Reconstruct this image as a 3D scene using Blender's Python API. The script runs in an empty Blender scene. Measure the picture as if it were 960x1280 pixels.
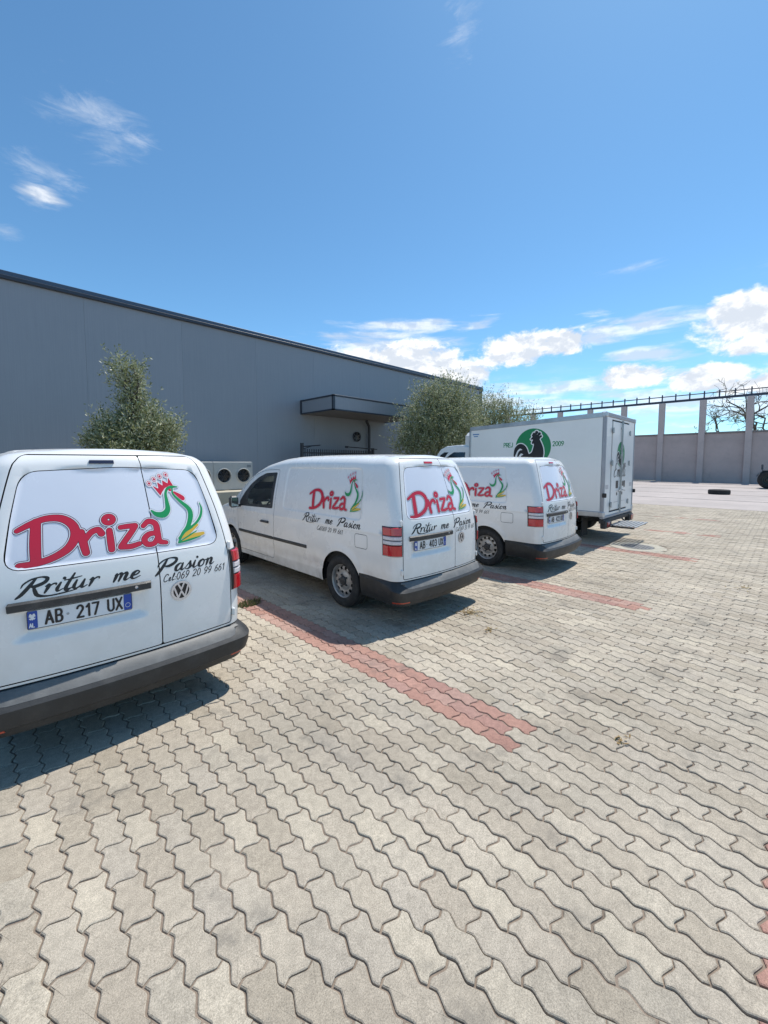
import bpy, bmesh, math, random
import numpy as np
from mathutils import Vector, Matrix, geometry

random.seed(7)
rng = np.random.default_rng(7)
SC = bpy.context.scene
COL = SC.collection
R = math.radians

# ------------------------------------------------------------------ camera, light, exposure
cam = bpy.data.cameras.new("camera")
camo = bpy.data.objects.new("camera", cam)
COL.objects.link(camo)
camo.location = (0, 0, 1.72)
camo.rotation_euler = (R(90 - 4.028), 0, R(44.86 - 90))
cam.sensor_fit = 'HORIZONTAL'
cam.sensor_width = 36
cam.lens = 36 * 511.23 / 960
cam.shift_y = -25 / 960
cam.clip_start = 0.05
cam.clip_end = 6000
SC.camera = camo

SUN_EL, SUN_AZ = 64.0, 2.5          # azimuth measured from +X towards +Y
sd = Vector((math.cos(R(SUN_EL)) * math.cos(R(SUN_AZ)), math.cos(R(SUN_EL)) * math.sin(R(SUN_AZ)), math.sin(R(SUN_EL))))
sun = bpy.data.lights.new("sun", 'SUN')
sun.energy = 3.6
sun.angle = R(0.5)
sun.color = (1.0, 0.955, 0.88)
suno = bpy.data.objects.new("sun", sun)
COL.objects.link(suno)
suno.rotation_euler = sd.to_track_quat('Z', 'Y').to_euler()

SC.view_settings.view_transform = 'Standard'
SC.view_settings.look = 'None'
SC.view_settings.gamma = 1
SC.view_settings.exposure = 0.42

world = bpy.data.worlds.new("World")
SC.world = world
world.use_nodes = True
WN, WL = world.node_tree.nodes, world.node_tree.links
for n in list(WN):
    WN.remove(n)


def wn(t, **kw):
    n = WN.new(t)
    for k, v in kw.items():
        setattr(n, k, v)
    return n


def wmath(op, a, b=None, c=None, clamp=False):
    n = WN.new('ShaderNodeMath')
    n.operation = op
    n.use_clamp = clamp
    for i, v in enumerate((a, b, c)):
        if v is None:
            continue
        if isinstance(v, (int, float)):
            n.inputs[i].default_value = v
        else:
            WL.new(v, n.inputs[i])
    return n.outputs[0]


sky = wn('ShaderNodeTexSky', sky_type='NISHITA')
sky.sun_disc = False
sky.sun_elevation = R(SUN_EL)
sky.sun_rotation = R(90 - SUN_AZ)
sky.air_density = 0.8
sky.dust_density = 0.25
sky.ozone_density = 2.0
bg = wn('ShaderNodeBackground')
bg.inputs['Strength'].default_value = 0.13
wout = wn('ShaderNodeOutputWorld')
tc = wn('ShaderNodeTexCoord')
sep = wn('ShaderNodeSeparateXYZ')
WL.new(tc.outputs['Generated'], sep.inputs[0])
AZ = wmath('ARCTAN2', sep.outputs[1], sep.outputs[0])
EL = wmath('ARCSINE', sep.outputs[2])


def pix(x, y):
    """azimuth / elevation (radians) of a viewing direction"""
    f, p, w = 511.23, R(4.028), R(44.86)
    a = (x - 480) / f
    b = -(y - 615) / f
    fw = math.cos(p) + b * math.sin(p)
    up = -math.sin(p) + b * math.cos(p)
    X = fw * math.cos(w) + a * math.sin(w)
    Y = fw * math.sin(w) - a * math.cos(w)
    return math.atan2(Y, X), math.atan2(up, math.hypot(X, Y))


def wnoise(scale, vec, detail=6, rough=0.6, lac=2.0, dist=0.0):
    n = wn('ShaderNodeTexNoise')
    n.inputs['Scale'].default_value = scale
    n.inputs['Detail'].default_value = detail
    n.inputs['Roughness'].default_value = rough
    n.inputs['Lacunarity'].default_value = lac
    n.inputs['Distortion'].default_value = dist
    WL.new(vec, n.inputs['Vector'])
    return n.outputs[0]


def wcomb(x, y, z):
    n = wn('ShaderNodeCombineXYZ')
    for i, v in enumerate((x, y, z)):
        if isinstance(v, (int, float)):
            n.inputs[i].default_value = v
        else:
            WL.new(v, n.inputs[i])
    return n.outputs[0]


def wsmooth(v, lo, hi):
    n = wn('ShaderNodeMapRange', interpolation_type='SMOOTHSTEP')
    WL.new(v, n.inputs[0])
    n.inputs[1].default_value = lo
    n.inputs[2].default_value = hi
    return n.outputs[0]


# cloud noises live on the directions: puffy (nearly isotropic) and wispy (stretched flat)
puff = wnoise(13.0, wcomb(AZ, wmath('MULTIPLY', EL, 1.5), 0.0), 9, 0.6, 2.1, 0.25)
puffup = wnoise(13.0, wcomb(wmath('SUBTRACT', AZ, 0.012), wmath('ADD', wmath('MULTIPLY', EL, 1.5), 0.026), 0.0), 6, 0.55, 2.1, 0.25)
wisp = wnoise(9.0, wcomb(wmath('ADD', AZ, wmath('MULTIPLY', EL, 1.1)), wmath('MULTIPLY', EL, 4.2), 3.0), 8, 0.66, 2.2, 0.5)
flat = wnoise(8.0, wcomb(AZ, wmath('MULTIPLY', EL, 6.5), 7.0), 7, 0.55, 2.0, 0.3)


def blob(px, py, rx, ry, flatbase=1.0):
    """soft elliptical mask round one direction; sizes in pixels of the photo's middle"""
    a0, e0 = pix(px, py)
    da = wmath('DIVIDE', wmath('SUBTRACT', AZ, a0), rx / 511.0)
    de = wmath('DIVIDE', wmath('SUBTRACT', EL, e0), ry / 511.0)
    d2 = wmath('ADD', wmath('MULTIPLY', da, da), wmath('MULTIPLY', de, de))
    return wmath('SUBTRACT', 1.0, wmath('SQRT', d2))


def wmax(vals):
    o = vals[0]
    for v in vals[1:]:
        o = wmath('MAXIMUM', o, v)
    return o


cum = wmax([blob(500, 455, 120, 34), blob(575, 470, 50, 30), blob(640, 436, 50, 26), blob(708, 431, 34, 18), blob(800, 470, 56, 17),
            blob(880, 472, 58, 16), blob(955, 396, 62, 30), blob(912, 386, 28, 18), blob(950, 430, 40, 14), blob(970, 478, 60, 14),
            blob(1180, 430, 120, 45), blob(1420, 470, 150, 40), blob(-420, 430, 150, 60)])
cum_d = wsmooth(wmath('ADD', wmath('MULTIPLY', cum, 0.55), wmath('SUBTRACT', puff, 0.56)), 0.0, 0.20)
strat = wmax([blob(50, 243, 22, 13), blob(520, 408, 120, 12), blob(480, 432, 120, 26), blob(600, 505, 330, 18), blob(860, 505, 260, 14), blob(810, 405, 110, 16),
              blob(760, 412, 50, 20), blob(800, 445, 70, 12), blob(700, 485, 190, 16), blob(1150, 500, 300, 20)])
strat_d = wmath('MULTIPLY', wsmooth(wmath('ADD', wmath('MULTIPLY', strat, 0.40), wmath('SUBTRACT', flat, 0.53)), 0.02, 0.36), 0.72)
wsp = wmax([blob(135, 158, 62, 30), blob(55, 212, 46, 16), blob(578, 25, 30, 30), blob(785, 336, 46, 7),
            blob(6, 290, 20, 10), blob(840, 396, 80, 14), blob(1400, 250, 200, 70)])
wsp_d = wmath('MULTIPLY', wsmooth(wmath('ADD', wmath('MULTIPLY', wsp, 0.34), wmath('SUBTRACT', wisp, 0.52)), 0.06, 0.46), 0.30)
# thin low haze band of cloud all round the horizon
low = wmath('MULTIPLY', wsmooth(flat, 0.42, 0.75), wsmooth(EL, 0.30, 0.06))
low = wmath('MULTIPLY', low, 0.28)
dens = wmath('MAXIMUM', wmath('MAXIMUM', cum_d, strat_d), wmath('MAXIMUM', wsp_d, low), clamp=True)
dens = wmath('MULTIPLY', dens, wsmooth(EL, -0.01, 0.03))
shade = wsmooth(wmath('SUBTRACT', puff, puffup), -0.09, 0.10)
cc = wn('ShaderNodeMix', data_type='RGBA')
WL.new(shade, cc.inputs[0])
cc.inputs[6].default_value = (4.3, 4.7, 5.3, 1)
cc.inputs[7].default_value = (6.6, 6.7, 6.8, 1)
skyc = wn('ShaderNodeMix', data_type='RGBA', blend_type='MULTIPLY')
skyc.inputs[0].default_value = 1.0
WL.new(sky.outputs[0], skyc.inputs[6])
skyc.inputs[7].default_value = (0.68, 1.00, 1.06, 1)
cm = wn('ShaderNodeMix', data_type='RGBA')
WL.new(dens, cm.inputs[0])
WL.new(skyc.outputs[2], cm.inputs[6])
WL.new(cc.outputs[2], cm.inputs[7])
WL.new(cm.outputs[2], bg.inputs['Color'])
WL.new(bg.outputs[0], wout.inputs[0])

# ------------------------------------------------------------------ helpers
MATS = {}


def mat(name, col, rough=0.5, metal=0.0, var=0.0, vscale=4.0, bump=0.0, bscale=60.0, spec=0.5, coat=0.0, dirt=None, vtint=None, detail=5):
    """principled material: base colour, mottling (var), fine relief (bump) and optional dirt (colour, amount, scale)"""
    if name in MATS:
        return MATS[name]
    m = bpy.data.materials.new(name)
    m.use_nodes = True
    N, L = m.node_tree.nodes, m.node_tree.links
    b = N['Principled BSDF']
    b.inputs['Base Color'].default_value = (*col, 1)
    b.inputs['Roughness'].default_value = rough
    b.inputs['Metallic'].default_value = metal
    b.inputs['Specular IOR Level'].default_value = spec
    b.inputs['Coat Weight'].default_value = coat
    b.inputs['Coat Roughness'].default_value = 0.08
    t = N.new('ShaderNodeTexCoord')
    last = None
    if var > 0:
        n = N.new('ShaderNodeTexNoise')
        n.inputs['Scale'].default_value = vscale
        n.inputs['Detail'].default_value = detail
        n.inputs['Roughness'].default_value = 0.65
        L.new(t.outputs['Object'], n.inputs['Vector'])
        mx = N.new('ShaderNodeMix')
        mx.data_type = 'RGBA'
        lo = vtint if vtint else tuple(c * (1 - var) for c in col)
        hi = tuple(min(1, c * (1 + var * 0.7)) for c in col)
        mx.inputs[6].default_value = (*lo, 1)
        mx.inputs[7].default_value = (*hi, 1)
        r = N.new('ShaderNodeMapRange')
        r.inputs[1].default_value = 0.3
        r.inputs[2].default_value = 0.7
        L.new(n.outputs[0], r.inputs[0])
        L.new(r.outputs[0], mx.inputs[0])
        last = mx.outputs[2]
        rr = N.new('ShaderNodeMapRange')
        rr.inputs[1].default_value = 0.3
        rr.inputs[2].default_value = 0.7
        rr.inputs[3].default_value = max(0.02, rough - 0.08)
        rr.inputs[4].default_value = min(1, rough + 0.1)
        L.new(n.outputs[0], rr.inputs[0])
        L.new(rr.outputs[0], b.inputs['Roughness'])
    if dirt:
        dc, amt, ds = dirt
        n2 = N.new('ShaderNodeTexNoise')
        n2.inputs['Scale'].default_value = ds
        n2.inputs['Detail'].default_value = 8
        n2.inputs['Roughness'].default_value = 0.7
        L.new(t.outputs['Object'], n2.inputs['Vector'])
        r2 = N.new('ShaderNodeMapRange')
        r2.inputs[1].default_value = 0.5
        r2.inputs[2].default_value = 0.8
        r2.inputs[3].default_value = 0
        r2.inputs[4].default_value = amt
        L.new(n2.outputs[0], r2.inputs[0])
        m2 = N.new('ShaderNodeMix')
        m2.data_type = 'RGBA'
        if last:
            L.new(last, m2.inputs[6])
        else:
            m2.inputs[6].default_value = (*col, 1)
        m2.inputs[7].default_value = (*dc, 1)
        L.new(r2.outputs[0], m2.inputs[0])
        last = m2.outputs[2]
    if last:
        L.new(last, b.inputs['Base Color'])
    if bump > 0:
        n3 = N.new('ShaderNodeTexNoise')
        n3.inputs['Scale'].default_value = bscale
        n3.inputs['Detail'].default_value = 4
        L.new(t.outputs['Object'], n3.inputs['Vector'])
        bp = N.new('ShaderNodeBump')
        bp.inputs['Strength'].default_value = bump
        bp.inputs['Distance'].default_value = 0.01
        L.new(n3.outputs[0], bp.inputs['Height'])
        L.new(bp.outputs[0], b.inputs['Normal'])
    MATS[name] = m
    return m


def glass_mat(name, tint=(0.75, 0.82, 0.8), mirror=0.12):
    if name in MATS:
        return MATS[name]
    m = bpy.data.materials.new(name)
    m.use_nodes = True
    N, L = m.node_tree.nodes, m.node_tree.links
    N.clear()
    o = N.new('ShaderNodeOutputMaterial')
    tr = N.new('ShaderNodeBsdfTransparent')
    tr.inputs[0].default_value = (*tint, 1)
    gl = N.new('ShaderNodeBsdfGlossy')
    gl.inputs['Roughness'].default_value = 0.02
    fr = N.new('ShaderNodeFresnel')
    fr.inputs[0].default_value = 1.5
    ad = N.new('ShaderNodeMath')
    ad.operation = 'ADD'
    ad.use_clamp = True
    ad.inputs[1].default_value = mirror * 0.3
    L.new(fr.outputs[0], ad.inputs[0])
    mx = N.new('ShaderNodeMixShader')
    L.new(ad.outputs[0], mx.inputs[0])
    L.new(tr.outputs[0], mx.inputs[1])
    L.new(gl.outputs[0], mx.inputs[2])
    L.new(mx.outputs[0], o.inputs[0])
    MATS[name] = m
    return m


def tag(o, label=None, cat=None, group=None, kind=None):
    if label:
        o['label'] = label
    if cat:
        o['category'] = cat
    if group:
        o['group'] = group
    if kind:
        o['kind'] = kind
    return o


def link(name, me, parent=None, loc=None):
    o = bpy.data.objects.new(name, me)
    COL.objects.link(o)
    if parent is not None:
        o.parent = parent
    if loc is not None:
        o.location = loc
    return o


def empty(name, loc=(0, 0, 0), rz=0.0):
    o = bpy.data.objects.new(name, None)
    COL.objects.link(o)
    o.location = loc
    o.rotation_euler = (0, 0, rz)
    o.empty_display_size = 0.2
    return o


class MB:
    """collects shapes and links them as one mesh object"""

    def __init__(self):
        self.v, self.f, self.mi, self.sm = [], [], [], []

    def add(self, vs, fs, mi=0, smooth=False):
        k = len(self.v)
        self.v += [tuple(map(float, p)) for p in vs]
        for fc in fs:
            self.f.append(tuple(k + i for i in fc))
            self.mi.append(mi)
            self.sm.append(smooth)
        return self

    def box(self, x0, x1, y0, y1, z0, z1, b=0.0, mi=0, M=None):
        """box with chamfered edges"""
        x0, x1, y0, y1, z0, z1 = min(x0, x1), max(x0, x1), min(y0, y1), max(y0, y1), min(z0, z1), max(z0, z1)
        if b <= 0:
            vs = [(x, y, z) for z in (z0, z1) for y in (y0, y1) for x in (x0, x1)]
            fs = [(0, 2, 3, 1), (4, 5, 7, 6), (0, 1, 5, 4), (2, 6, 7, 3), (0, 4, 6, 2), (1, 3, 7, 5)]
        else:
            b = min(b, (x1 - x0) * .45, (y1 - y0) * .45, (z1 - z0) * .45)
            vs, idx = [], {}
            for sx in (0, 1):
                for sy in (0, 1):
                    for sz in (0, 1):
                        X, Y, Z = (x0, x1)[sx], (y0, y1)[sy], (z0, z1)[sz]
                        ix, iy, iz = X + (b if sx == 0 else -b), Y + (b if sy == 0 else -b), Z + (b if sz == 0 else -b)
                        for ax, p in enumerate(((X, iy, iz), (ix, Y, iz), (ix, iy, Z))):
                            idx[(sx, sy, sz, ax)] = len(vs)
                            vs.append(p)
            fs = []
            q = lambda *k: tuple(idx[i] for i in k)
            for s in (0, 1):
                o = [(0, 0), (1, 0), (1, 1), (0, 1)]
                fs.append(q(*[(s, a, c, 0) for a, c in o]))
                fs.append(q(*[(a, s, c, 1) for a, c in o]))
                fs.append(q(*[(a, c, s, 2) for a, c in o]))
            for a in (0, 1):
                for c in (0, 1):
                    fs.append(q((a, c, 0, 0), (a, c, 1, 0), (a, c, 1, 1), (a, c, 0, 1)))
                    fs.append(q((a, 0, c, 0), (a, 1, c, 0), (a, 1, c, 2), (a, 0, c, 2)))
                    fs.append(q((0, a, c, 1), (1, a, c, 1), (1, a, c, 2), (0, a, c, 2)))
                    for e in (0, 1):
                        fs.append(q((a, c, e, 0), (a, c, e, 1), (a, c, e, 2)))
            cx = Vector(((x0 + x1) / 2, (y0 + y1) / 2, (z0 + z1) / 2))
            ff = []
            for fc in fs:
                p = [Vector(vs[i]) for i in fc]
                n = (p[1] - p[0]).cross(p[2] - p[0])
                c = sum(p, Vector()) / len(p) - cx
                ff.append(fc if n.dot(c) > 0 else fc[::-1])
            fs = ff
        if M is not None:
            vs = [M @ Vector(p) for p in vs]
        return self.add(vs, fs, mi)

    def tube(self, pts, rad, n=8, mi=0, caps=True):
        pts = [Vector(p) for p in pts]
        if isinstance(rad, (int, float)):
            rad = [rad] * len(pts)
        vs, fs = [], []
        up = Vector((0, 0, 1))
        for i, p in enumerate(pts):
            d = (pts[min(i + 1, len(pts) - 1)] - pts[max(i - 1, 0)]).normalized()
            a = d.cross(up if abs(d.z) < 0.9 else Vector((1, 0, 0))).normalized()
            b = d.cross(a)
            for k in range(n):
                t = 2 * math.pi * k / n
                vs.append(p + (a * math.cos(t) + b * math.sin(t)) * rad[i])
        for i in range(len(pts) - 1):
            for k in range(n):
                k2 = (k + 1) % n
                fs.append((i * n + k, (i + 1) * n + k, (i + 1) * n + k2, i * n + k2))
        self.add(vs, fs, mi, True)
        if caps:
            self.add(vs[:n], [tuple(range(n))], mi)
            self.add(vs[-n:], [tuple(range(n))[::-1]], mi)
        return self

    def lathe(self, prof, axis='x', c=(0, 0, 0), n=32, mi=0, smooth=True, sign=1):
        """prof: list of (along, radius)"""
        vs, fs = [], []
        m = len(prof)
        for k in range(n):
            t = 2 * math.pi * k / n
            co, si = math.cos(t), math.sin(t)
            for a, r in prof:
                a *= sign
                p = {'x': (a, r * co, r * si), 'y': (r * co, a, r * si), 'z': (r * co, r * si, a)}[axis]
                vs.append((p[0] + c[0], p[1] + c[1], p[2] + c[2]))
        for k in range(n):
            k2 = (k + 1) % n
            for i in range(m - 1):
                q = (k * m + i, k * m + i + 1, k2 * m + i + 1, k2 * m + i)
                fs.append(q if sign < 0 else q[::-1])
        return self.add(vs, fs, mi, smooth)

    def prism(self, poly, fn, d0, d1, mi=0):
        """poly 2D, fn(a, b, d) -> 3D"""
        n = len(poly)
        vs = [fn(a, b, d0) for a, b in poly] + [fn(a, b, d1) for a, b in poly]
        fs = [tuple(range(n))[::-1], tuple(range(n, 2 * n))] + [(i, (i + 1) % n, n + (i + 1) % n, n + i) for i in range(n)]
        return self.add(vs, fs, mi)

    def mesh(self, name, mats, fix=False):
        me = bpy.data.meshes.new(name)
        me.from_pydata(self.v, [], self.f)
        for m in (mats if isinstance(mats, (list, tuple)) else [mats]):
            me.materials.append(m)
        if self.f:
            me.polygons.foreach_set('material_index', self.mi)
            me.polygons.foreach_set('use_smooth', self.sm)
        if fix:
            bm = bmesh.new()
            bm.from_mesh(me)
            bmesh.ops.remove_doubles(bm, verts=bm.verts, dist=1e-5)
            bmesh.ops.recalc_face_normals(bm, faces=bm.faces)
            bm.to_mesh(me)
            bm.free()
        me.update()
        return me

    def build(self, name, mats, parent=None, loc=None, fix=False):
        return link(name, self.mesh(name, mats, fix), parent, loc)


def arrays_mesh(name, verts, loops, starts, totals, mats, mi=None, smooth=None):
    me = bpy.data.meshes.new(name)
    me.vertices.add(len(verts))
    me.vertices.foreach_set('co', np.asarray(verts, np.float32).ravel())
    me.loops.add(len(loops))
    me.loops.foreach_set('vertex_index', np.asarray(loops, np.int32))
    me.polygons.add(len(starts))
    me.polygons.foreach_set('loop_start', np.asarray(starts, np.int32))
    for m in mats:
        me.materials.append(m)
    if mi is not None:
        me.polygons.foreach_set('material_index', np.asarray(mi, np.int32))
    if smooth is None:
        me.shade_flat()
    else:
        me.polygons.foreach_set('use_smooth', np.full(len(starts), smooth))
    me.update(calc_edges=True)
    me.validate()
    return me


def smooth_tab(xs, ys, sig=0.05):
    g = np.arange(xs[0] - 0.5, xs[-1] + 0.5, 0.01)
    v = np.interp(g, xs, ys)
    # extend the end slopes so that smoothing does not flatten them
    s0 = (ys[1] - ys[0]) / (xs[1] - xs[0])
    s1 = (ys[-1] - ys[-2]) / (xs[-1] - xs[-2])
    v = np.where(g < xs[0], ys[0] + s0 * (g - xs[0]), np.where(g > xs[-1], ys[-1] + s1 * (g - xs[-1]), v))
    k = np.exp(-0.5 * (np.arange(-30, 31) * 0.01 / sig) ** 2)
    k /= k.sum()
    vp = np.pad(v, 30, mode='edge')
    v = np.convolve(vp, k, 'valid')
    return lambda t: np.interp(t, g, v)


def catmull(pts, step=0.25):
    """pts rows of (x, y, r) -> denser smooth polyline"""
    P = np.array(pts, float)
    if len(P) < 3:
        return P
    Q = np.vstack([2 * P[0] - P[1], P, 2 * P[-1] - P[-2]])
    out = []
    for i in range(1, len(Q) - 2):
        p0, p1, p2, p3 = Q[i - 1], Q[i], Q[i + 1], Q[i + 2]
        for t in np.arange(0, 1, step):
            out.append(0.5 * ((2 * p1) + (-p0 + p2) * t + (2 * p0 - 5 * p1 + 4 * p2 - p3) * t * t + (-p0 + 3 * p1 - 3 * p2 + p3) * t ** 3))
    out.append(P[-1])
    O = np.array(out)
    O[:, 2] = np.maximum(O[:, 2], 0.0005)
    return O


def sdf_strokes(gx, gy, strokes):
    """signed distance of the union of tapered capsules; strokes: arrays of (x, y, r)"""
    d = np.full(gx.shape, 1e3)
    for S in strokes:
        if len(S) == 1:
            d = np.minimum(d, np.hypot(gx - S[0, 0], gy - S[0, 1]) - S[0, 2])
            continue
        for i in range(len(S) - 1):
            ax, ay, ar = S[i]
            bx, by, br = S[i + 1]
            ux, uy = bx - ax, by - ay
            ll = ux * ux + uy * uy + 1e-12
            t = np.clip(((gx - ax) * ux + (gy - ay) * uy) / ll, 0, 1)
            d = np.minimum(d, np.hypot(gx - ax - t * ux, gy - ay - t * uy) - (ar + t * (br - ar)))
    return d


def sdf_poly(gx, gy, poly):
    P = np.array(poly, float)
    d = np.full(gx.shape, 1e3)
    ins = np.zeros(gx.shape, bool)
    for i in range(len(P)):
        a, b = P[i], P[(i + 1) % len(P)]
        u = b - a
        t = np.clip(((gx - a[0]) * u[0] + (gy - a[1]) * u[1]) / (u @ u + 1e-12), 0, 1)
        d = np.minimum(d, np.hypot(gx - a[0] - t * u[0], gy - a[1] - t * u[1]))
        if a[1] != b[1]:
            c = ((a[1] > gy) != (b[1] > gy)) & (gx < (b[0] - a[0]) * (gy - a[1]) / (b[1] - a[1]) + a[0])
            ins ^= c
    return np.where(ins, -d, d)


def contour(gx, gy, d, level=0.0, run=5):
    """faces of the area where d < level; full cells of a row are merged in short runs"""
    V = d - level
    ins = V < 0
    full = ins[:-1, :-1] & ins[1:, :-1] & ins[:-1, 1:] & ins[1:, 1:]
    anyc = (ins[:-1, :-1] | ins[1:, :-1] | ins[:-1, 1:] | ins[1:, 1:]) & ~full
    vs, fs = [], []
    for j in range(full.shape[0]):
        row = full[j]
        i = 0
        n = len(row)
        while i < n:
            if not row[i]:
                i += 1
                continue
            k = i
            while k < n and row[k] and k - i < run:
                k += 1
            b = len(vs)
            vs += [(gx[j, i], gy[j, i]), (gx[j, k], gy[j, k]), (gx[j + 1, k], gy[j + 1, k]), (gx[j + 1, i], gy[j + 1, i])]
            fs.append((b, b + 1, b + 2, b + 3))
            i = k
    for j, i in np.argwhere(anyc):
        cs = [(j, i), (j, i + 1), (j + 1, i + 1), (j + 1, i)]
        poly = []
        for q in range(4):
            a, b = cs[q], cs[(q + 1) % 4]
            va, vb = V[a], V[b]
            if va < 0:
                poly.append((gx[a], gy[a]))
            if (va < 0) != (vb < 0):
                t = va / (va - vb)
                poly.append((gx[a] + t * (gx[b] - gx[a]), gy[a] + t * (gy[b] - gy[a])))
        if len(poly) >= 3:
            b = len(vs)
            vs += poly
            fs.append(tuple(range(b, b + len(poly))))
    return np.array(vs, float).reshape(-1, 2), fs


class Decal:
    """flat print built of thin layers: each layer = (sdf, level, material index)"""

    def __init__(self, x0, x1, y0, y1, step):
        xs = np.arange(x0, x1 + step, step)
        ys = np.arange(y0, y1 + step, step)
        self.gx, self.gy = np.meshgrid(xs, ys)
        self.layers = []

    def add(self, d, level, mi):
        self.layers.append((*contour(self.gx, self.gy, d, level), mi))

    def strokes(self, st, level, mi):
        self.add(sdf_strokes(self.gx, self.gy, st), level, mi)

    def build(self, name, fn, mats, parent, base=0.0009, gap=0.0003):
        """fn(a, b, off) vectorised -> (n,3)"""
        mb = MB()
        for k, (vs, fs, mi) in enumerate(self.layers):
            if len(vs):
                P = fn(vs[:, 0], vs[:, 1], base + gap * k)
                mb.add(P, fs, mi, False)
        return mb.build(name, mats, parent)

# ------------------------------------------------------------------ stroke lettering
def arc(cx, cy, rx, ry, a0, a1, n=10):
    return [(cx + rx * math.cos(R(a)), cy + ry * math.sin(R(a))) for a in np.linspace(a0, a1, n)]


SANS = {
    '0': ([arc(.25, .5, .25, .5, 0, 360, 20)], .5), '1': ([[(.06, .78), (.27, 1), (.27, 0)]], .36),
    '2': ([arc(.25, .74, .25, .26, 170, -25, 9) + [(0, 0), (.52, 0)]], .52),
    '3': ([arc(.24, .75, .23, .25, 150, -90, 9), arc(.24, .26, .26, .26, 90, -150, 9)], .5),
    '4': ([[(.4, 0), (.4, 1), (0, .28), (.56, .28)]], .56), '5': ([[(.47, 1), (.07, 1), (.04, .56)] + arc(.23, .31, .27, .31, 120, -150, 9)], .5),
    '6': ([[(.4, .98), (.14, .72), (.01, .35)], arc(.25, .28, .25, .28, 0, 360, 16)], .5), '7': ([[(0, 1), (.52, 1), (.18, 0)]], .52),
    '8': ([arc(.25, .75, .22, .25, 0, 360, 14), arc(.25, .26, .25, .26, 0, 360, 14)], .5),
    '9': ([arc(.25, .72, .25, .28, 0, 360, 16), [(.5, .66), (.36, .28), (.1, .02)]], .5),
    'A': ([[(0, 0), (.29, 1), (.58, 0)], [(.1, .32), (.48, .32)]], .58),
    'B': ([[(.02, 0), (.02, 1), (.28, 1)] + arc(.28, .76, .2, .24, 90, -90, 7) + [(.02, .52)], [(.28, .52)] + arc(.3, .26, .22, .26, 90, -90, 7) + [(.02, 0)]], .54),
    'U': ([[(0, 1), (0, .26)] + arc(.26, .26, .26, .26, 180, 360, 9) + [(.52, 1)]], .52), 'X': ([[(0, 0), (.54, 1)], [(0, 1), (.54, 0)]], .54),
    'L': ([[(0, 1), (0, 0), (.45, 0)]], .45), 'P': ([[(0, 0), (0, 1), (.28, 1)] + arc(.28, .74, .22, .26, 90, -90, 7) + [(0, .48)]], .5),
    'R': ([[(0, 0), (0, 1), (.28, 1)] + arc(.28, .74, .22, .26, 90, -90, 7) + [(0, .48)], [(.25, .48), (.52, 0)]], .52),
    'E': ([[(.48, 1), (0, 1), (0, 0), (.48, 0)], [(0, .5), (.42, .5)]], .48), 'J': ([[(.4, 1), (.4, .24)] + arc(.2, .24, .2, .24, 0, -170, 7)], .4),
    '-': ([[(.05, .5), (.25, .5)]], .3), ' ': ([], .3), '.': ([[(.05, .04)]], .1),
}
SCRIPT = {
    'R': ([[(-.12, .5), (-.1, .72), (.1, .95), (.42, 1.02), (.66, .9), (.62, .66), (.36, .5), (.16, .5)], [(.24, .98), (.16, .6), (.02, .1), (-.1, -.1)], [(.3, .5), (.44, .2), (.62, -.08), (1.0, -.2), (1.5, -.16), (2.0, -.06)]], .72),
    'P': ([[(-.1, .5), (-.08, .72), (.12, .95), (.44, 1.03), (.72, .92), (.7, .66), (.44, .46), (.16, .5)], [(.26, .98), (.18, .6), (.04, .1), (-.06, -.1)]], .78),
    'C': ([[(.62, .82), (.5, 1), (.22, .92), (.03, .5), (.1, .1), (.32, -.02), (.6, .12)]], .66),
    'E': ([[(.6, .9), (.4, 1.02), (.2, .88), (.24, .62), (.44, .56)], [(.36, .56), (.1, .45), (.02, .15), (.2, -.02), (.55, .1)]], .64),
    'r': ([[(0, .4), (.08, .52), (.12, .4), (.09, .02)], [(.11, .3), (.24, .5), (.36, .5), (.37, .4)]], .42),
    'i': ([[(.08, .52), (.05, .16), (.12, .0), (.27, .12)], [(.14, .76)]], .28), 't': ([[(.16, .98), (.07, .24), (.13, 0), (.3, .1)], [(-.12, .62), (.15, .66), (.5, .74)]], .32),
    'u': ([[(.04, .52), (.03, .14), (.13, 0), (.27, .12), (.34, .5)], [(.34, .5), (.33, .12), (.4, 0), (.54, .12)]], .54),
    'm': ([[(.0, .42), (.06, .52), (.07, .3), (.05, 0)], [(.06, .26), (.17, .5), (.26, .44), (.24, 0)], [(.25, .26), (.37, .5), (.47, .44), (.45, .1), (.52, 0), (.64, .12)]], .66),
    'n': ([[(.0, .42), (.06, .52), (.07, .3), (.05, 0)], [(.06, .26), (.18, .5), (.29, .44), (.27, .1), (.34, 0), (.48, .14)]], .5),
    'e': ([[(.03, .2), (.2, .26), (.3, .4), (.2, .52), (.07, .4), (.04, .14), (.16, 0), (.4, .14)]], .4),
    'a': ([[(.33, .44), (.2, .52), (.05, .34), (.06, .08), (.18, .0), (.3, .2), (.35, .5)], [(.35, .5), (.33, .12), (.4, 0), (.52, .12)]], .52),
    's': ([[(.0, .1), (.18, .54), (.2, .4), (.26, .16), (.16, 0), (.02, .04)], [(.2, .04), (.36, .14)]], .36),
    'o': ([[(.2, .52), (.06, .36), (.06, .1), (.17, 0), (.3, .12), (.3, .4), (.2, .52), (.28, .42), (.46, .46)]], .42),
    'l': ([[(.04, .3), (.28, .8), (.22, 1.02), (.1, .8), (.06, .2), (.14, 0), (.3, .12)]], .28), ':': ([[(.1, .1)], [(.14, .44)]], .22), ' ': ([], .42),
}


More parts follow.
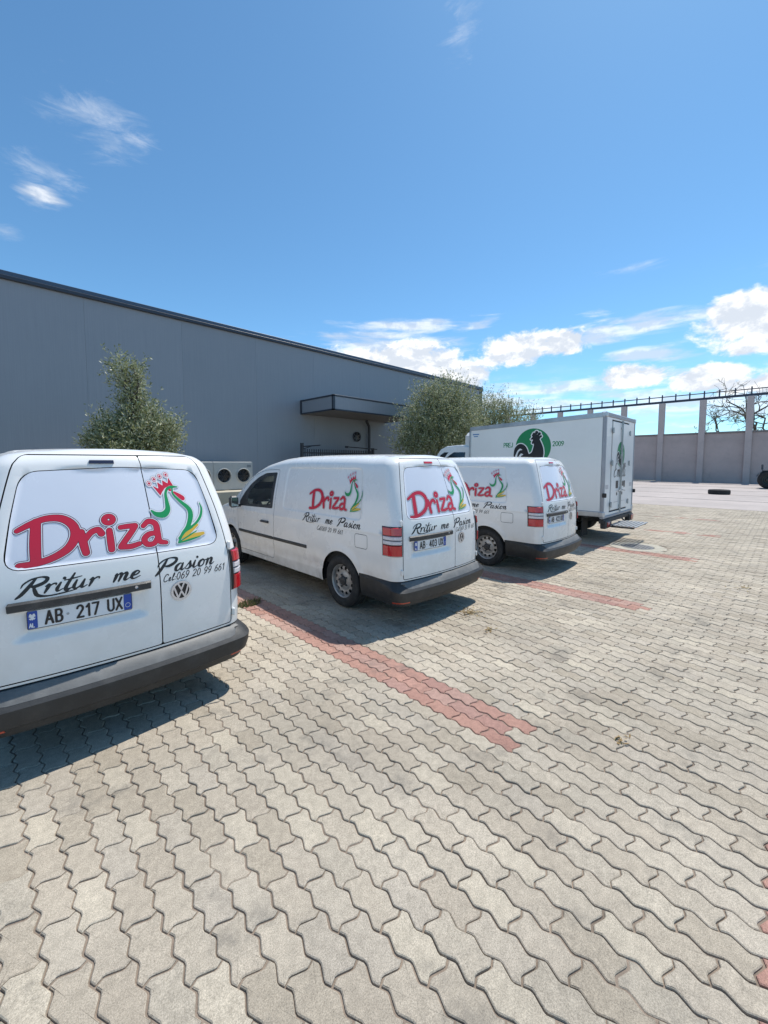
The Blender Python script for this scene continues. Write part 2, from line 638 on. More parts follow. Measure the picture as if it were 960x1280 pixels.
def text_strokes(txt, h, x0, y0, r, script=False, slant=0.0, wscale=1.0, track=0.16, taper=0.0, strack=0.02):
    """strokes for a line of text; h = capital height, r = pen radius"""
    out, x = [], x0
    for ch in txt:
        G = SCRIPT.get(ch) if script else None
        if G is None:
            G = SANS[ch]
        st, adv = G
        scr = script and ch in SCRIPT
        for s in st:
            n = len(s)
            rows = []
            for k, (px, py) in enumerate(s):
                rr = r
                if taper and scr and n > 1:
                    d = (s[min(k + 1, n - 1)][1] - s[max(k - 1, 0)][1])
                    rr = r * (1.25 if d < -0.12 else 0.62)
                    if k in (0, n - 1):
                        rr *= 0.55
                elif scr and n == 1:
                    rr = r * 1.2
                rows.append((x + (px * wscale + slant * py) * h, y0 + py * h, rr))
            out.append(catmull(rows, 0.34) if (scr and n > 2) else np.array(rows, float))
        x += (adv * wscale + (strack if scr else track)) * h
    return out, x


# brand word, rooster with crown: drawn in metres, origin left end of the baseline
def S(*rows):
    return catmull(rows, 0.25)


BRAND = [S((.085, .235, .030), (.092, .12, .032), (.102, .005, .030)),
         S((.004, .195, .016), (.06, .228, .021), (.13, .255, .022), (.21, .25, .025), (.268, .205, .029), (.282, .14, .031), (.25, .07, .028), (.18, .022, .024), (.1, -.002, .022), (.03, -.006, .020)),
         S((.312, .158, .021), (.322, .09, .026), (.335, .028, .023)), S((.33, .105, .018), (.362, .15, .021), (.40, .163, .022), (.418, .138, .024)),
         S((.462, .152, .021), (.465, .09, .024), (.468, .03, .022)),
         S((.525, .165, .017), (.57, .168, .019), (.615, .168, .02)), S((.612, .16, .02), (.565, .10, .022), (.522, .045, .02)), S((.52, .038, .02), (.575, .034, .02), (.625, .045, .018)),
         S((.662, .16, .017), (.70, .188, .021), (.742, .165, .024), (.745, .10, .025), (.75, .045, .022), (.79, .03, .016)),
         S((.74, .105, .018), (.69, .10, .021), (.658, .07, .022), (.672, .035, .022), (.715, .036, .02), (.742, .075, .017))]
IDOT = (.462, .222)


def zp(x, y):
    return ((x - 205 + (650 - y) * .17) * .00087 + .665, (650 - y) * .00094 + .01)


def ZS(*rows):
    return catmull([(*zp(x, y), r * .0009) for x, y, r in rows], 0.25)


CROWN = [zp(*p) for p in ((318, 278), (256, 200), (306, 224), (300, 174), (346, 202), (346, 160), (392, 186), (406, 140), (440, 206), (404, 204), (362, 222), (336, 250))]
CROWN_DOTS = [zp(*p) for p in ((230, 182), (275, 152), (328, 131), (387, 119))]
NECK = ZS((236, 384, 6), (275, 414, 18), (330, 420, 24), (366, 385, 20), (364, 320, 14), (362, 262, 10), (385, 224, 10), (430, 214, 10), (476, 216, 3))
BODY = ZS((425, 226, 6), (426, 270, 8), (480, 330, 13), (545, 392, 19), (553, 452, 20), (520, 530, 16), (470, 582, 11), (438, 644, 5))
TAIL = ZS((652, 352, 3), (661, 400, 8), (640, 460, 10), (590, 512, 9), (520, 548, 6))
CORN = [ZS((446, 622, 4), (520, 572, 19), (604, 524, 8)), ZS((446, 642, 3), (540, 612, 21), (646, 596, 12))]
STALK = [ZS((440, 640, 3), (520, 602, 6), (592, 570, 3)), ZS((440, 646, 4), (530, 632, 8), (622, 616, 3)), ZS((440, 610, 5), (480, 575, 6), (560, 540, 3))]
WATTLE = ZS((440, 258, 9), (478, 285, 18), (505, 305, 21))
EYE = (*zp(403, 237), .011)


def brand_decal(name, fn, parent, step=0.004):
    """materials: 0 dark outline, 1 white halo, 2 red, 3 green, 4 yellow"""
    D = Decal(-.04, 1.14, -.05, .56, step)
    gx, gy = D.gx, D.gy
    d = sdf_strokes(gx, gy, [np.column_stack([b[:, :2], b[:, 2] * .75]) for b in BRAND])
    ring = np.abs(np.hypot((gx - IDOT[0]) / 1.12, gy - IDOT[1]) - .022) - .0135
    d = np.minimum(d, ring)
    D.add(d, .0115, 0)
    D.add(d, .0082, 1)
    D.add(d, .0034, 0)
    D.add(d, .0010, 2)
    crown = sdf_poly(gx, gy, CROWN)
    dots = np.full(gx.shape, 1e3)
    for p in CROWN_DOTS:
        dots = np.minimum(dots, np.hypot(gx - p[0], gy - p[1]) - .018)
    red = np.minimum(np.minimum(crown, dots), sdf_strokes(gx, gy, [WATTLE, np.array([EYE])]))
    grn = sdf_strokes(gx, gy, [NECK, BODY, TAIL] + STALK)
    yel = sdf_strokes(gx, gy, CORN)
    al = np.minimum(np.minimum(red, grn), yel)
    D.add(al, .009, 5)
    D.add(al, .0065, 1)
    D.add(red, 0, 2)
    D.add(dots, -.004, 1)
    D.add(dots, -.009, 2)
    D.add(yel, 0, 4)
    D.add(grn, 0, 3)
    return D.build(name, fn, [mat('print_maroon', (.10, .012, .03), .35), mat('print_white', (.8, .8, .82), .35), mat('print_red', (.62, .02, .05), .33),
                              mat('print_green', (.015, .30, .09), .35), mat('print_yellow', (.72, .45, .05), .35), mat('print_grey', (.42, .44, .46), .4)], parent)


# ------------------------------------------------------------------ the van body
Wt = smooth_tab([.15, .25, .35, .6, .9, 1.05, 1.2, 1.4, 1.6, 1.7, 1.8], [.72, .735, .75, .765, .765, .757, .738, .70, .65, .622, .59], .04)
YRt = smooth_tab([.15, .6, .92, 1.05, 1.2, 1.4, 1.6, 1.7, 1.85], [0, 0, .004, .016, .045, .10, .165, .20, .255], .05)
HTt = smooth_tab([-.2, .3, .8, 1.6, 2.2, 2.6, 2.9, 3.15, 3.4, 3.65, 3.85, 4.05, 4.3, 4.55, 4.75, 4.9], [1.775, 1.785, 1.80, 1.806, 1.798, 1.765, 1.70, 1.60, 1.455, 1.275, 1.13, 1.06, 1.0, .93, .85, .76], .07)
YFt = smooth_tab([.15, .3, .55, .8, 1.0, 1.3], [4.78, 4.82, 4.84, 4.80, 4.68, 4.5], .05)
RC, BOW = .13, .05
A1, A2 = .63, .83
RF = .50
YF0 = 4.80
A3 = A2 + (YF0 - RF) - RC
A4 = A3 + .72
A5 = A4 + .26
CROWNH = .03
ARCHES = [(.94, .32), (3.93, .32)]
ARCH_R = .365


def ss(t):
    t = np.clip(t, 0, 1)
    return t * t * (3 - 2 * t)


def u_of_y(y):
    return A2 + (y - RC)


def ZT(u):
    a = np.abs(u)
    y = np.where(a < A2, .33, np.clip(RC + a - A2, .33, YF0))
    y = np.where(a > A3, YF0 - RF + RF * np.sin(np.clip((a - A3) / (A4 - A3), 0, 1) * np.pi / 2), y)
    h = HTt(y)
    xb = np.where(a < A2, .56 * np.clip(a / A2, 0, 1), .56)
    xb = np.where(a > A3, .56 * np.clip((A5 - a) / (A5 - A3), 0, 1), xb)
    return h + CROWNH * (1 - (xb / .56) ** 2)


def RRf(u):
    a = np.abs(u)
    y = RC + a - A2
    return .105 - .05 * ss((y - 2.6) / .8)


# embossed areas: (kind, polygon params) -> inward displacement
def rrect_sd(a, b, a0, a1, b0, b1, r):
    qx = np.abs(a - (a0 + a1) / 2) - (a1 - a0) / 2 + r
    qy = np.abs(b - (b0 + b1) / 2) - (b1 - b0) / 2 + r
    return np.hypot(np.maximum(qx, 0), np.maximum(qy, 0)) + np.minimum(np.maximum(qx, qy), 0) - r


PANEL = (u_of_y(.56), u_of_y(2.24), 1.085, 1.655, .07)     # embossed side panel
PLATE = (-.58, .10, .715, .93, .05)                      # number plate recess
WIN_Z = (1.125, 1.685)


def disp(u, z):
    a = np.abs(u)
    d0 = .006 * ss((.001 - rrect_sd(u, z, -.607, .607, WIN_Z[0], WIN_Z[1] + .004, .09)) / .008)
    d = .011 * ss((.014 - rrect_sd(a, z - .035 * (a - PANEL[0]) / 1.7 * 0, *PANEL)) / .026)
    d = d + d0 * (a < A1 + .05)
    sdp = rrect_sd(u, z, *PLATE)
    d = d + .030 * ss((.0 - sdp) / .060) * (a < A1 + .10)
    y = RC + a - A2
    for ay, az in ARCHES:
        rr = np.hypot(y - ay, z - az)
        d = d - .012 * ss((.46 - rr) / .08) * (a > A2)
    # swage lines low on the flanks
    d = d + .006 * ss((z - .40) / .03) * ss((.56 - z) / .12) * (a > A2 + .2)
    d = d - .006 * ss((z - .955) / .012) * ss((1.03 - z) / .06) * (a > A2 + .1) * (y < 4.2)
    return d


def base_surf(u, z, off=0.0):
    u = np.asarray(u, float)
    z = np.asarray(z, float)
    s = np.where(u < 0, -1.0, 1.0)
    a = np.abs(u)
    zt = ZT(u)
    rr = RRf(u)
    t = np.clip(zt - z, 1e-5, None)
    q = np.clip(rr - t, 0, None)
    roll = rr - np.sqrt(np.maximum(rr * rr - q * q, 0))
    ins = roll - off
    w = Wt(z) - ins
    yr = YRt(z) + ins
    x = np.zeros_like(a + z)
    y = np.zeros_like(a + z)
    a, s, w, yr, zz = np.broadcast_arrays(a, s, w, yr, z)
    # rear, bowed
    f = np.clip(a / A1, 0, 1)
    m = a <= A1
    wr = w - RC
    x = np.where(m, f * wr, x)
    y = np.where(m, yr - BOW * (1 - f * f), y)
    # rear corner
    th0 = math.atan(2 * BOW / .62)
    th = th0 + np.clip((a - A1) / (A2 - A1), 0, 1) * (np.pi / 2 - th0)
    k = RC / (1 - math.sin(th0))
    m = (a > A1) & (a <= A2)
    x = np.where(m, wr + k * (np.sin(th) - math.sin(th0)), x)
    ky = RC / math.cos(th0)
    y = np.where(m, yr + ky * (math.cos(th0) - np.cos(th)), y)
    # flank
    yy = a - A2
    fade = (1 - ss(yy / 1.0))
    m = (a > A2) & (a <= A3)
    taper = lambda v: .035 * ss((v - 3.2) / 1.6)
    yv = RC + yy + yr * fade
    x = np.where(m, w - taper(yv), x)
    y = np.where(m, yv, y)
    # front corner and front
    yf = YFt(zz) - ins
    th = np.clip((a - A3) / (A4 - A3), 0, 1) * np.pi / 2
    m = (a > A3)
    g = np.clip((a - A4) / (A5 - A4), 0, 1)
    xc = w - taper(YF0 - RF) - RF + RF * np.cos(th)
    yc = YF0 - RF + (yf - (YF0 - RF)) * np.sin(th)
    x = np.where(m, np.where(a <= A4, xc, (w - taper(YF0 - RF) - RF) * (1 - g)), x)
    y = np.where(m, np.where(a <= A4, yc, yf + .03 * g * (2 - g) * .5), y)
    return np.stack([x * s, y, zz + 0 * x], -1)


def surf(u, z, off=0.0, dsp=True):
    u, z = np.broadcast_arrays(np.asarray(u, float), np.asarray(z, float))
    if dsp:
        return base_surf(u, z, off - disp(u, z))
    return base_surf(u, z, off)


def surf_n(u, z, dsp=True):
    e = .004
    zt = ZT(u)
    zc = np.minimum(z, zt - .003)
    pu = surf(u + e, zc, 0, dsp) - surf(u - e, zc, 0, dsp)
    pz = surf(u, np.minimum(zc + e, zt - .001), 0, dsp) - surf(u, zc - e, 0, dsp)
    n = np.cross(pu, pz)
    n /= np.linalg.norm(n, axis=-1, keepdims=True) + 1e-12
    return n


def cap_z(x, y):
    return HTt(np.clip(y, .33, 4.9)) + CROWNH * (1 - np.clip(np.abs(x) / .56, 0, 1.1) ** 2)


def poly_inside(P, pts):
    x, y = pts[:, 0], pts[:, 1]
    ins = np.zeros(len(pts), bool)
    for i in range(len(P)):
        a, b = P[i], P[(i + 1) % len(P)]
        if a[1] != b[1]:
            c = ((a[1] > y) != (b[1] > y)) & (x < (b[0] - a[0]) * (y - a[1]) / (b[1] - a[1]) + a[0])
            ins ^= c
    return ins


def densify(P, step=.03):
    out = []
    P = [np.array(p, float) for p in P]
    for i in range(len(P)):
        a, b = P[i], P[(i + 1) % len(P)]
        n = max(1, int(np.linalg.norm(b - a) / step))
        for k in range(n):
            out.append(a + (b - a) * k / n)
    return np.array(out)


def round_poly(P, r, n=4):
    """round the corners of a closed polygon"""
    P = [np.array(p, float) for p in P]
    out = []
    for i in range(len(P)):
        p, a, b = P[i], P[i - 1], P[(i + 1) % len(P)]
        da, db = a - p, b - p
        la, lb = np.linalg.norm(da), np.linalg.norm(db)
        k = min(r, la * .45, lb * .45)
        s, e = p + da / la * k, p + db / lb * k
        for t in np.linspace(0, 1, n):
            out.append((1 - t) ** 2 * s + 2 * t * (1 - t) * p + t * t * e)
    return out


def offset_poly(P, d):
    """grow (d > 0) a densified closed polygon"""
    P = np.array(P, float)
    ar = 0.5 * np.sum(P[:, 0] * np.roll(P[:, 1], -1) - np.roll(P[:, 0], -1) * P[:, 1])
    t = np.roll(P, -1, 0) - np.roll(P, 1, 0)
    t /= np.linalg.norm(t, axis=1, keepdims=True) + 1e-12
    n = np.stack([t[:, 1], -t[:, 0]], 1) * (1 if ar > 0 else -1)
    return P + n * d


def cdt_regions(grid, polys, extra=()):
    """triangulate grid points with the polygons' outlines as edges"""
    segs_a, segs_b, verts, edges = [], [], [], []
    for P in list(polys) + list(extra):
        k = len(verts)
        n = len(P)
        verts += [tuple(p) for p in P]
        edges += [(k + i, k + (i + 1) % n) for i in range(n)]
        segs_a.append(np.array(P))
        segs_b.append(np.roll(np.array(P), -1, 0))
    SA, SB = np.vstack(segs_a), np.vstack(segs_b)
    keep = []
    U = SB - SA
    LL = np.sum(U * U, 1) + 1e-12
    for g in grid:
        t = np.clip(((g - SA) * U).sum(1) / LL, 0, 1)
        d = np.min(np.sum((SA + U * t[:, None] - g) ** 2, 1))
        if d > .010 ** 2:
            keep.append(tuple(g))
    allv = [Vector(v) for v in verts + keep]
    V, _, F, _, _, _ = geometry.delaunay_2d_cdt(allv, edges, [], 0, 1e-6)
    return np.array([tuple(v) for v in V]), np.array([tuple(f) for f in F if len(f) == 3])


def region_mesh(name, V2, T, P3, N3, mats, rim=.014, rim_mi=None, inward=None, flip=False):
    """mesh of some triangles of a map, with a rim folded inwards along its edge"""
    if len(T) == 0:
        return None
    used, inv = np.unique(T.ravel(), return_inverse=True)
    T2 = inv.reshape(-1, 3)
    if flip:
        T2 = T2[:, ::-1]
    v, n = P3[used], N3[used]
    cnt = {}
    for t in T2:
        for i in range(3):
            e = (t[i], t[(i + 1) % 3])
            cnt[(min(e), max(e))] = cnt.get((min(e), max(e)), 0) + 1
    vs, ns = [v], [n]
    faces = [tuple(int(i) for i in t) for t in T2]
    mis = [0] * len(faces)
    base = len(v)
    if rim:
        ev, en = [], []
        for t in T2:
            for i in range(3):
                a, b = t[i], t[(i + 1) % 3]
                if cnt[(min(a, b), max(a, b))] == 1:
                    k = base + len(ev)
                    ia, ib = v[a] - n[a] * rim, v[b] - n[b] * rim
                    ev += [v[a], v[b], ib, ia]
                    fn = np.cross(v[b] - v[a], -n[a])
                    fn = -fn / (np.linalg.norm(fn) + 1e-12)
                    en += [-fn] * 4
                    faces.append((k, k + 3, k + 2, k + 1))
                    mis.append(rim_mi if rim_mi is not None else 0)
        if ev:
            vs.append(np.array(ev))
            ns.append(np.array(en))
    v = np.vstack(vs)
    n = np.vstack(ns)
    me = bpy.data.meshes.new(name)
    me.from_pydata([tuple(p) for p in v], [], faces)
    for m in mats:
        me.materials.append(m)
    me.polygons.foreach_set('material_index', mis)
    me.shade_smooth()
    me.normals_split_custom_set_from_vertices([tuple(p) for p in n])
    me.update()
    return me


M_WHITE = mat('white_paint', (.84, .825, .80), .26, var=.012, vscale=1.3, coat=.5, dirt=((.62, .60, .55), .06, 5.0))
_N, _L = M_WHITE.node_tree.nodes, M_WHITE.node_tree.links
_b = _N['Principled BSDF']
_tc, _sx, _m1, _nz, _m2, _mu, _mx = (_N.new('ShaderNode' + t) for t in ('TexCoord', 'SeparateXYZ', 'MapRange', 'TexNoise', 'MapRange', 'Math', 'Mix'))
_L.new(_tc.outputs['Object'], _sx.inputs[0])
_L.new(_tc.outputs['Object'], _nz.inputs['Vector'])
_nz.inputs['Scale'].default_value, _nz.inputs['Detail'].default_value = 7, 8
_m1.inputs[1].default_value, _m1.inputs[2].default_value, _m1.inputs[3].default_value, _m1.inputs[4].default_value = .26, .80, 1, 0
_L.new(_sx.outputs[2], _m1.inputs[0])
_m2.inputs[1].default_value, _m2.inputs[2].default_value, _m2.inputs[3].default_value, _m2.inputs[4].default_value = .35, .7, .05, .5
_L.new(_nz.outputs[0], _m2.inputs[0])
_mu.operation = 'MULTIPLY'
_L.new(_m1.outputs[0], _mu.inputs[0])
_L.new(_m2.outputs[0], _mu.inputs[1])
_mx.data_type = 'RGBA'
_L.new(_mu.outputs[0], _mx.inputs[0])
_L.new(_b.inputs['Base Color'].links[0].from_socket, _mx.inputs[6])
_mx.inputs[7].default_value = (.44, .40, .33, 1)          # road dust thrown up on the sills
_L.new(_mx.outputs[2], _b.inputs['Base Color'])
M_FILM = mat('white_film', (.76, .78, .85), .22, var=.02, vscale=2, coat=.3)
M_BLACKP = mat('black_plastic', (.035, .036, .038), .48, var=.3, vscale=6, dirt=((.16, .155, .15), .55, 9), bump=.12, bscale=160)
M_BUMP = mat('bumper_plastic', (.026, .027, .028), .5, var=.3, vscale=5, dirt=((.10, .095, .09), .4, 9), bump=.12, bscale=180)
M_DARK = mat('dark_void', (.008, .008, .009), .8)
M_GAP = mat('seal_rubber', (.02, .02, .022), .7)
M_TYRE = mat('tyre_rubber', (.022, .022, .023), .8, var=.35, vscale=14, dirt=((.12, .11, .1), .5, 12), bump=.25, bscale=70)
M_RIM = mat('steel_rim', (.40, .40, .40), .38, metal=.55, var=.2, vscale=18, dirt=((.16, .13, .1), .6, 22))
M_PAD = mat('weathered_plastic', (.15, .148, .143), .5, var=.3, vscale=7, dirt=((.26, .25, .23), .5, 9), bump=.12, bscale=180)  # lighter bumper plastic: the sun on the top ledge is put into the colour
M_CHROME = mat('chrome', (.66, .67, .69), .24, metal=.55)
M_RED = mat('red_lens', (.52, .010, .018), .12, coat=.8, var=.12, vscale=40)
M_REDD = mat('dark_brake_lens', (.02, .022, .045), .15, coat=.6)
M_CLEAR = mat('clear_lens', (.66, .62, .64), .12, coat=.8, var=.22, vscale=60)
M_GLASS = glass_mat('window_glass', (.80, .87, .84))
M_SEAT = mat('seat_fabric', (.11, .11, .12), .9, var=.2, vscale=30)
M_PLATE = mat('plate_white', (.74, .76, .78), .35)
M_BLUE = mat('plate_blue', (.012, .065, .36), .35)
M_INK = mat('black_print', (.012, .012, .014), .4)
M_REFL = mat('reflector_red', (.50, .06, .03), .25, coat=.6)
M_MIRROR = mat('mirror_glass', (.35, .42, .45), .03, metal=1.0)


def grid_patch(name, us, zs, offs, mats, parent, dsp=True, mi=None, closed_edge=True, edge=.02):
    """strip of surface standing proud of the body; offs[j] per row of zs; folded back along its border"""
    us = np.asarray(us, float)
    nu, nz = len(us), len(zs)
    mb = MB()
    rows = []
    for j in range(nz):
        z = zs[j](us) if callable(zs[j]) else np.full(nu, zs[j])
        o = offs[j](us) if callable(offs[j]) else offs[j]
        rows.append(base_surf(us, z, o - (disp(us, z) if dsp else 0)))
    P = np.array(rows)
    vs = P.reshape(-1, 3)
    fs = [(j * nu + i, j * nu + i + 1, (j + 1) * nu + i + 1, (j + 1) * nu + i) for j in range(nz - 1) for i in range(nu - 1)]
    mb.add(vs, fs, 0, True)
    if mi is not None:
        mb.mi = list(mi)
    if closed_edge:
        ring = [(0, i) for i in range(nu)] + [(j, nu - 1) for j in range(1, nz)] + [(nz - 1, i) for i in range(nu - 2, -1, -1)] + [(j, 0) for j in range(nz - 2, 0, -1)]
        o = np.array([P[j, i] for j, i in ring])
        uu = np.array([us[i] for j, i in ring])
        c = []
        for j, i in ring:
            z = zs[j](us[i:i + 1])[0] if callable(zs[j]) else zs[j]
            oo = (offs[j](us[i:i + 1])[0] if callable(offs[j]) else offs[j])
            c.append(base_surf(us[i], z, oo - edge - (disp(us[i], z) if dsp else 0)))
        c = np.array(c)
        n = len(o)
        mb.add(np.vstack([o, c]), [(i, n + i, n + (i + 1) % n, (i + 1) % n) for i in range(n)], 0, False)
    o = mb.build(name, mats, parent)
    o.data.set_sharp_from_angle(angle=R(26))
    return o


def build_van_parts():
    """all meshes of the van, hung on one Empty at the middle of its rear edge on the ground"""
    g = .0034
    cosl = lambda c, r, n: [(c[0] + r * math.cos(t), c[1] + r * math.sin(t)) for t in np.linspace(0, 2 * math.pi, n, endpoint=False)]
    # outlines in the map (u, z)
    us = np.concatenate([np.linspace(-A5, -A4, 8)[:-1], np.linspace(-A4, -A3, 18)[:-1], np.linspace(-A3, -A2, 80)[:-1], np.linspace(-A2, -A1, 12)[:-1],
                         np.linspace(-A1, A1, 30)[:-1], np.linspace(A1, A2, 12)[:-1], np.linspace(A2, A3, 80)[:-1], np.linspace(A3, A4, 18)[:-1], np.linspace(A4, A5, 8)])
    ub = u_of_y(.60)
    zb = np.where(np.abs(us) < ub, .492, .26)
    top = [(u, z) for u, z in zip(us, ZT(us))]
    bot = []
    for i, u in enumerate(us):
        if i and zb[i] != zb[i - 1]:
            bot += [(math.copysign(ub, u), zb[i - 1]), (math.copysign(ub, u), zb[i])]
        bot.append((u, zb[i]))
    dom = np.array(bot + top[::-1])
    arches = []
    for ay, az in ARCHES:
        for s in (-1, 1):
            arches.append(np.array(cosl((s * u_of_y(ay), az), ARCH_R, 56)))
    seam = .165
    dl0 = [(-.66, .508), (seam, .508), (seam, 1.772), (-.66, 1.772)]
    dr0 = [(seam, .508), (.66, .508), (.66, 1.772), (seam, 1.772)]
    DL, DRr = densify(round_poly(dl0, .02), .035), densify(round_poly(dr0, .02), .035)
    FW = densify(round_poly([(-.605, WIN_Z[0]), (.605, WIN_Z[0]), (.610, WIN_Z[1] - .015), (0, WIN_Z[1] + .01), (-.610, WIN_Z[1] - .015)], .09, 7), .03)
    fd = [(2.505, .335), (2.49, .62), (2.475, 1.0), (2.465, 1.628), (2.85, 1.618), (3.10, 1.565), (3.30, 1.46), (3.50, 1.305), (3.645, 1.13), (3.66, .95), (3.63, .60), (3.60, .335)]
    wo = [(2.525, 1.065), (3.585, 1.035), (3.60, 1.10), (3.43, 1.268), (3.25, 1.405), (3.06, 1.505), (2.85, 1.572), (2.525, 1.588)]
    wi = [(2.60, 1.105), (3.30, 1.085), (3.315, 1.24), (3.15, 1.385), (2.98, 1.47), (2.80, 1.525), (2.60, 1.535)]
    hl = [(4.32, .80), (4.36, .70), (4.70, .66), (4.83, .665), (4.84, .80), (4.60, .86), (4.42, .90)]
    toU = lambda P, s: [(s * u_of_y(y), z) for y, z in P]
    FD = {s: densify(round_poly(toU(fd, s), .05), .035) for s in (-1, 1)}
    WO = {s: densify(round_poly(toU(wo, s), .03), .03) for s in (-1, 1)}
    WI = {s: densify(round_poly(toU(wi, s), .03), .03) for s in (-1, 1)}
    uh = lambda y: u_of_y(y) if y < YF0 - RF else A3 + (A4 - A3) * math.asin(min(.999, (y - YF0 + RF) / RF)) / (math.pi / 2)
    HL = {s: densify(round_poly([(s * uh(y), z) for y, z in hl], .03), .03) for s in (-1, 1)}
    FL = densify(round_poly([(-u_of_y(.455), .775), (-u_of_y(.665), .775), (-u_of_y(.665), .93), (-u_of_y(.455), .93)], .03), .02)
    TLP = {s: densify(round_poly([(s * .752, .755), (s * .95, .755), (s * .95, 1.06), (s * .752, 1.06)], .02), .03) for s in (-1, 1)}
    GR = densify([(-A5 + .002, .62), (-A4 + .1, .62), (-A4 + .1, .75), (-A5 + .002, .75)], .04)
    GR2 = densify([(A5 - .002, .62), (A4 - .1, .62), (A4 - .1, .75), (A5 - .002, .75)], .04)
    polys = [dom] + arches
    for P in (DL, DRr):
        polys += [offset_poly(P, -g)]
    DALL = densify(round_poly([(-.66, .508), (.66, .508), (.66, 1.772), (-.66, 1.772)], .02), .035)
    DALLo = offset_poly(DALL, g)
    FWo, FWi = offset_poly(FW, .0024), offset_poly(FW, -.0024)
    FDo, FDi = {s: offset_poly(FD[s], g * .8) for s in FD}, {s: offset_poly(FD[s], -g * .8) for s in FD}
    FLo, FLi = offset_poly(FL, .0028), offset_poly(FL, -.0028)
    HLi = HL
    extra = []
    for s in (-1, 1):
        for k in (-.012, .002, .014):
            a0, a1, b0, b1, r = PANEL
            P = densify(round_poly([(s * (a0 - k), b0 - k), (s * (a1 + k), b0 - k), (s * (a1 + k), b1 + k), (s * (a0 - k), b1 + k)], r, 6), .04)
            extra.append(P)
    for k in (0, -.015, -.03, -.045, -.06):
        a0, a1, b0, b1, r = PLATE
        extra.append(densify(round_poly([(a0 - k, b0 - k), (a1 + k, b0 - k), (a1 + k, b1 + k), (a0 - k, b1 + k)], .03, 4), .03))
    polys += [DALLo, FWo, FWi, FLo, FLi] + [d[s] for d in (FDo, FDi, WO, WI, HLi) for s in (-1, 1)] + [GR, GR2]
    # grid points
    cols = np.unique(np.round(np.concatenate([np.arange(-A2 - .1, A2 + .11, .032), np.arange(A2 + .1, A5, .055), -np.arange(A2 + .1, A5, .055)]), 4))
    zrow = [.30, .34, .38, .405, .43, .465, .50, .54, .58, .62, .66, .71, .76, .81, .86, .905, .94, .955, .975, .99, 1.02, 1.06, 1.10, 1.15, 1.2, 1.25, 1.3, 1.35, 1.4, 1.45, 1.5, 1.55, 1.6, 1.65, 1.7, 1.75]
    pts = []
    for u in cols:
        zt = float(ZT(u))
        rr = float(RRf(u))
        for z in zrow:
            if z < zt - rr - .01:
                pts.append((u, z))
        for th in (12, 24, 36, 48, 60, 72, 86):
            pts.append((u, zt - rr * (1 - math.cos(R(th)))))
    V, T = cdt_regions(np.array(pts), polys, extra)
    c = V[T].mean(1)
    V[:, 1] = np.minimum(V[:, 1], ZT(V[:, 0]))
    P3 = surf(V[:, 0], V[:, 1])
    N3 = surf_n(V[:, 0], V[:, 1])
    # triangles must face outwards
    e1, e2 = P3[T[:, 1]] - P3[T[:, 0]], P3[T[:, 2]] - P3[T[:, 0]]
    fn = np.cross(e1, e2)
    sgn = np.einsum('ij,ij->i', fn, N3[T].mean(1))
    N3 = N3 * (1 if np.median(sgn) != 0 else 1)
    ctr = np.array([0, 2.4, .9])
    outw = np.einsum('ij,ij->i', N3, P3 - ctr)
    if np.median(outw) < 0:
        N3 = -N3
        sgn = -sgn
    T = np.where((sgn < 0)[:, None], T[:, ::-1], T)
    I = lambda P: poly_inside(P, c)
    name = np.full(len(T), 'body', dtype='<U16')
    s_of = lambda n, s: n + ('_l' if s < 0 else '_r')
    for s in (-1, 1):
        name[I(HLi[s])] = s_of('headlight', s)
        m = I(FDo[s])
        name[m] = ''
        name[I(FDi[s])] = s_of('door', s)
        name[I(WO[s])] = s_of('frame', s)
        name[I(WI[s])] = s_of('glass', s)
    name[I(GR) | I(GR2)] = 'grille'
    name[I(FLo)] = ''
    name[I(FLi)] = 'flap'
    name[I(DALLo)] = ''
    il, ir = I(offset_poly(DL, -g)), I(offset_poly(DRr, -g))
    name[il] = 'rear_l'
    name[ir] = 'rear_r'
    name[I(FWo)] = ''
    fi = I(FWi)
    name[fi & il] = 'film_l'
    name[fi & ir] = 'film_r'
    for P in arches:
        name[I(P)] = ''
    name[~I(dom)] = ''
    fb = (np.abs(c[:, 0]) > A3 - .15) & (c[:, 1] < .56) & (name == 'body')
    name[fb] = 'front_bumper'

    def reg(nm, key, mats, **kw):
        return region_mesh(nm, V, T[name == key], P3, N3, mats, **kw)

    root = empty('delivery_van')
    kid = lambda nm, me, par=root: link(nm, me, par)
    body = kid('body', reg('body', 'body', [M_WHITE, M_WHITE], rim=.02, rim_mi=1))
    kid('front_bumper', reg('front_bumper', 'front_bumper', [M_BUMP], rim=.02))
    kid('grille', reg('grille', 'grille', [M_BLACKP], rim=.01))
    flap = kid('fuel_flap', reg('fuel_flap', 'flap', [M_WHITE], rim=.01))
    for s, k in ((-1, '_l'), (1, '_r')):
        kid('headlight', reg('headlight', 'headlight' + k, [M_CLEAR], rim=.01))
        d = kid('front_door', reg('front_door', 'door' + k, [M_WHITE], rim=.014))
        kid('window_frame', reg('window_frame', 'frame' + k, [M_BLACKP], rim=.012), d)
        kid('window', reg('window', 'glass' + k, [M_GLASS], rim=0), d)
        # door handle, side mirror
        h = grid_patch('handle', np.linspace(s * u_of_y(2.62), s * u_of_y(2.83), 8), [.838, .846, .864, .872], [.012, .034, .034, .012], [M_BLACKP], d, edge=.03)
        mb = MB()
        mb.box(s * .80, s * .945, 3.50, 3.60, 1.01, 1.195, .035)
        mb.box(s * .70, s * .82, 3.53, 3.59, 1.015, 1.055, .012)
        mr = mb.build('mirror', M_BLACKP, d)
        mb = MB()
        mb.box(s * .818, s * .93, 3.494, 3.499, 1.03, 1.175, .002)
        mb.build('mirror_glass', M_MIRROR, d)
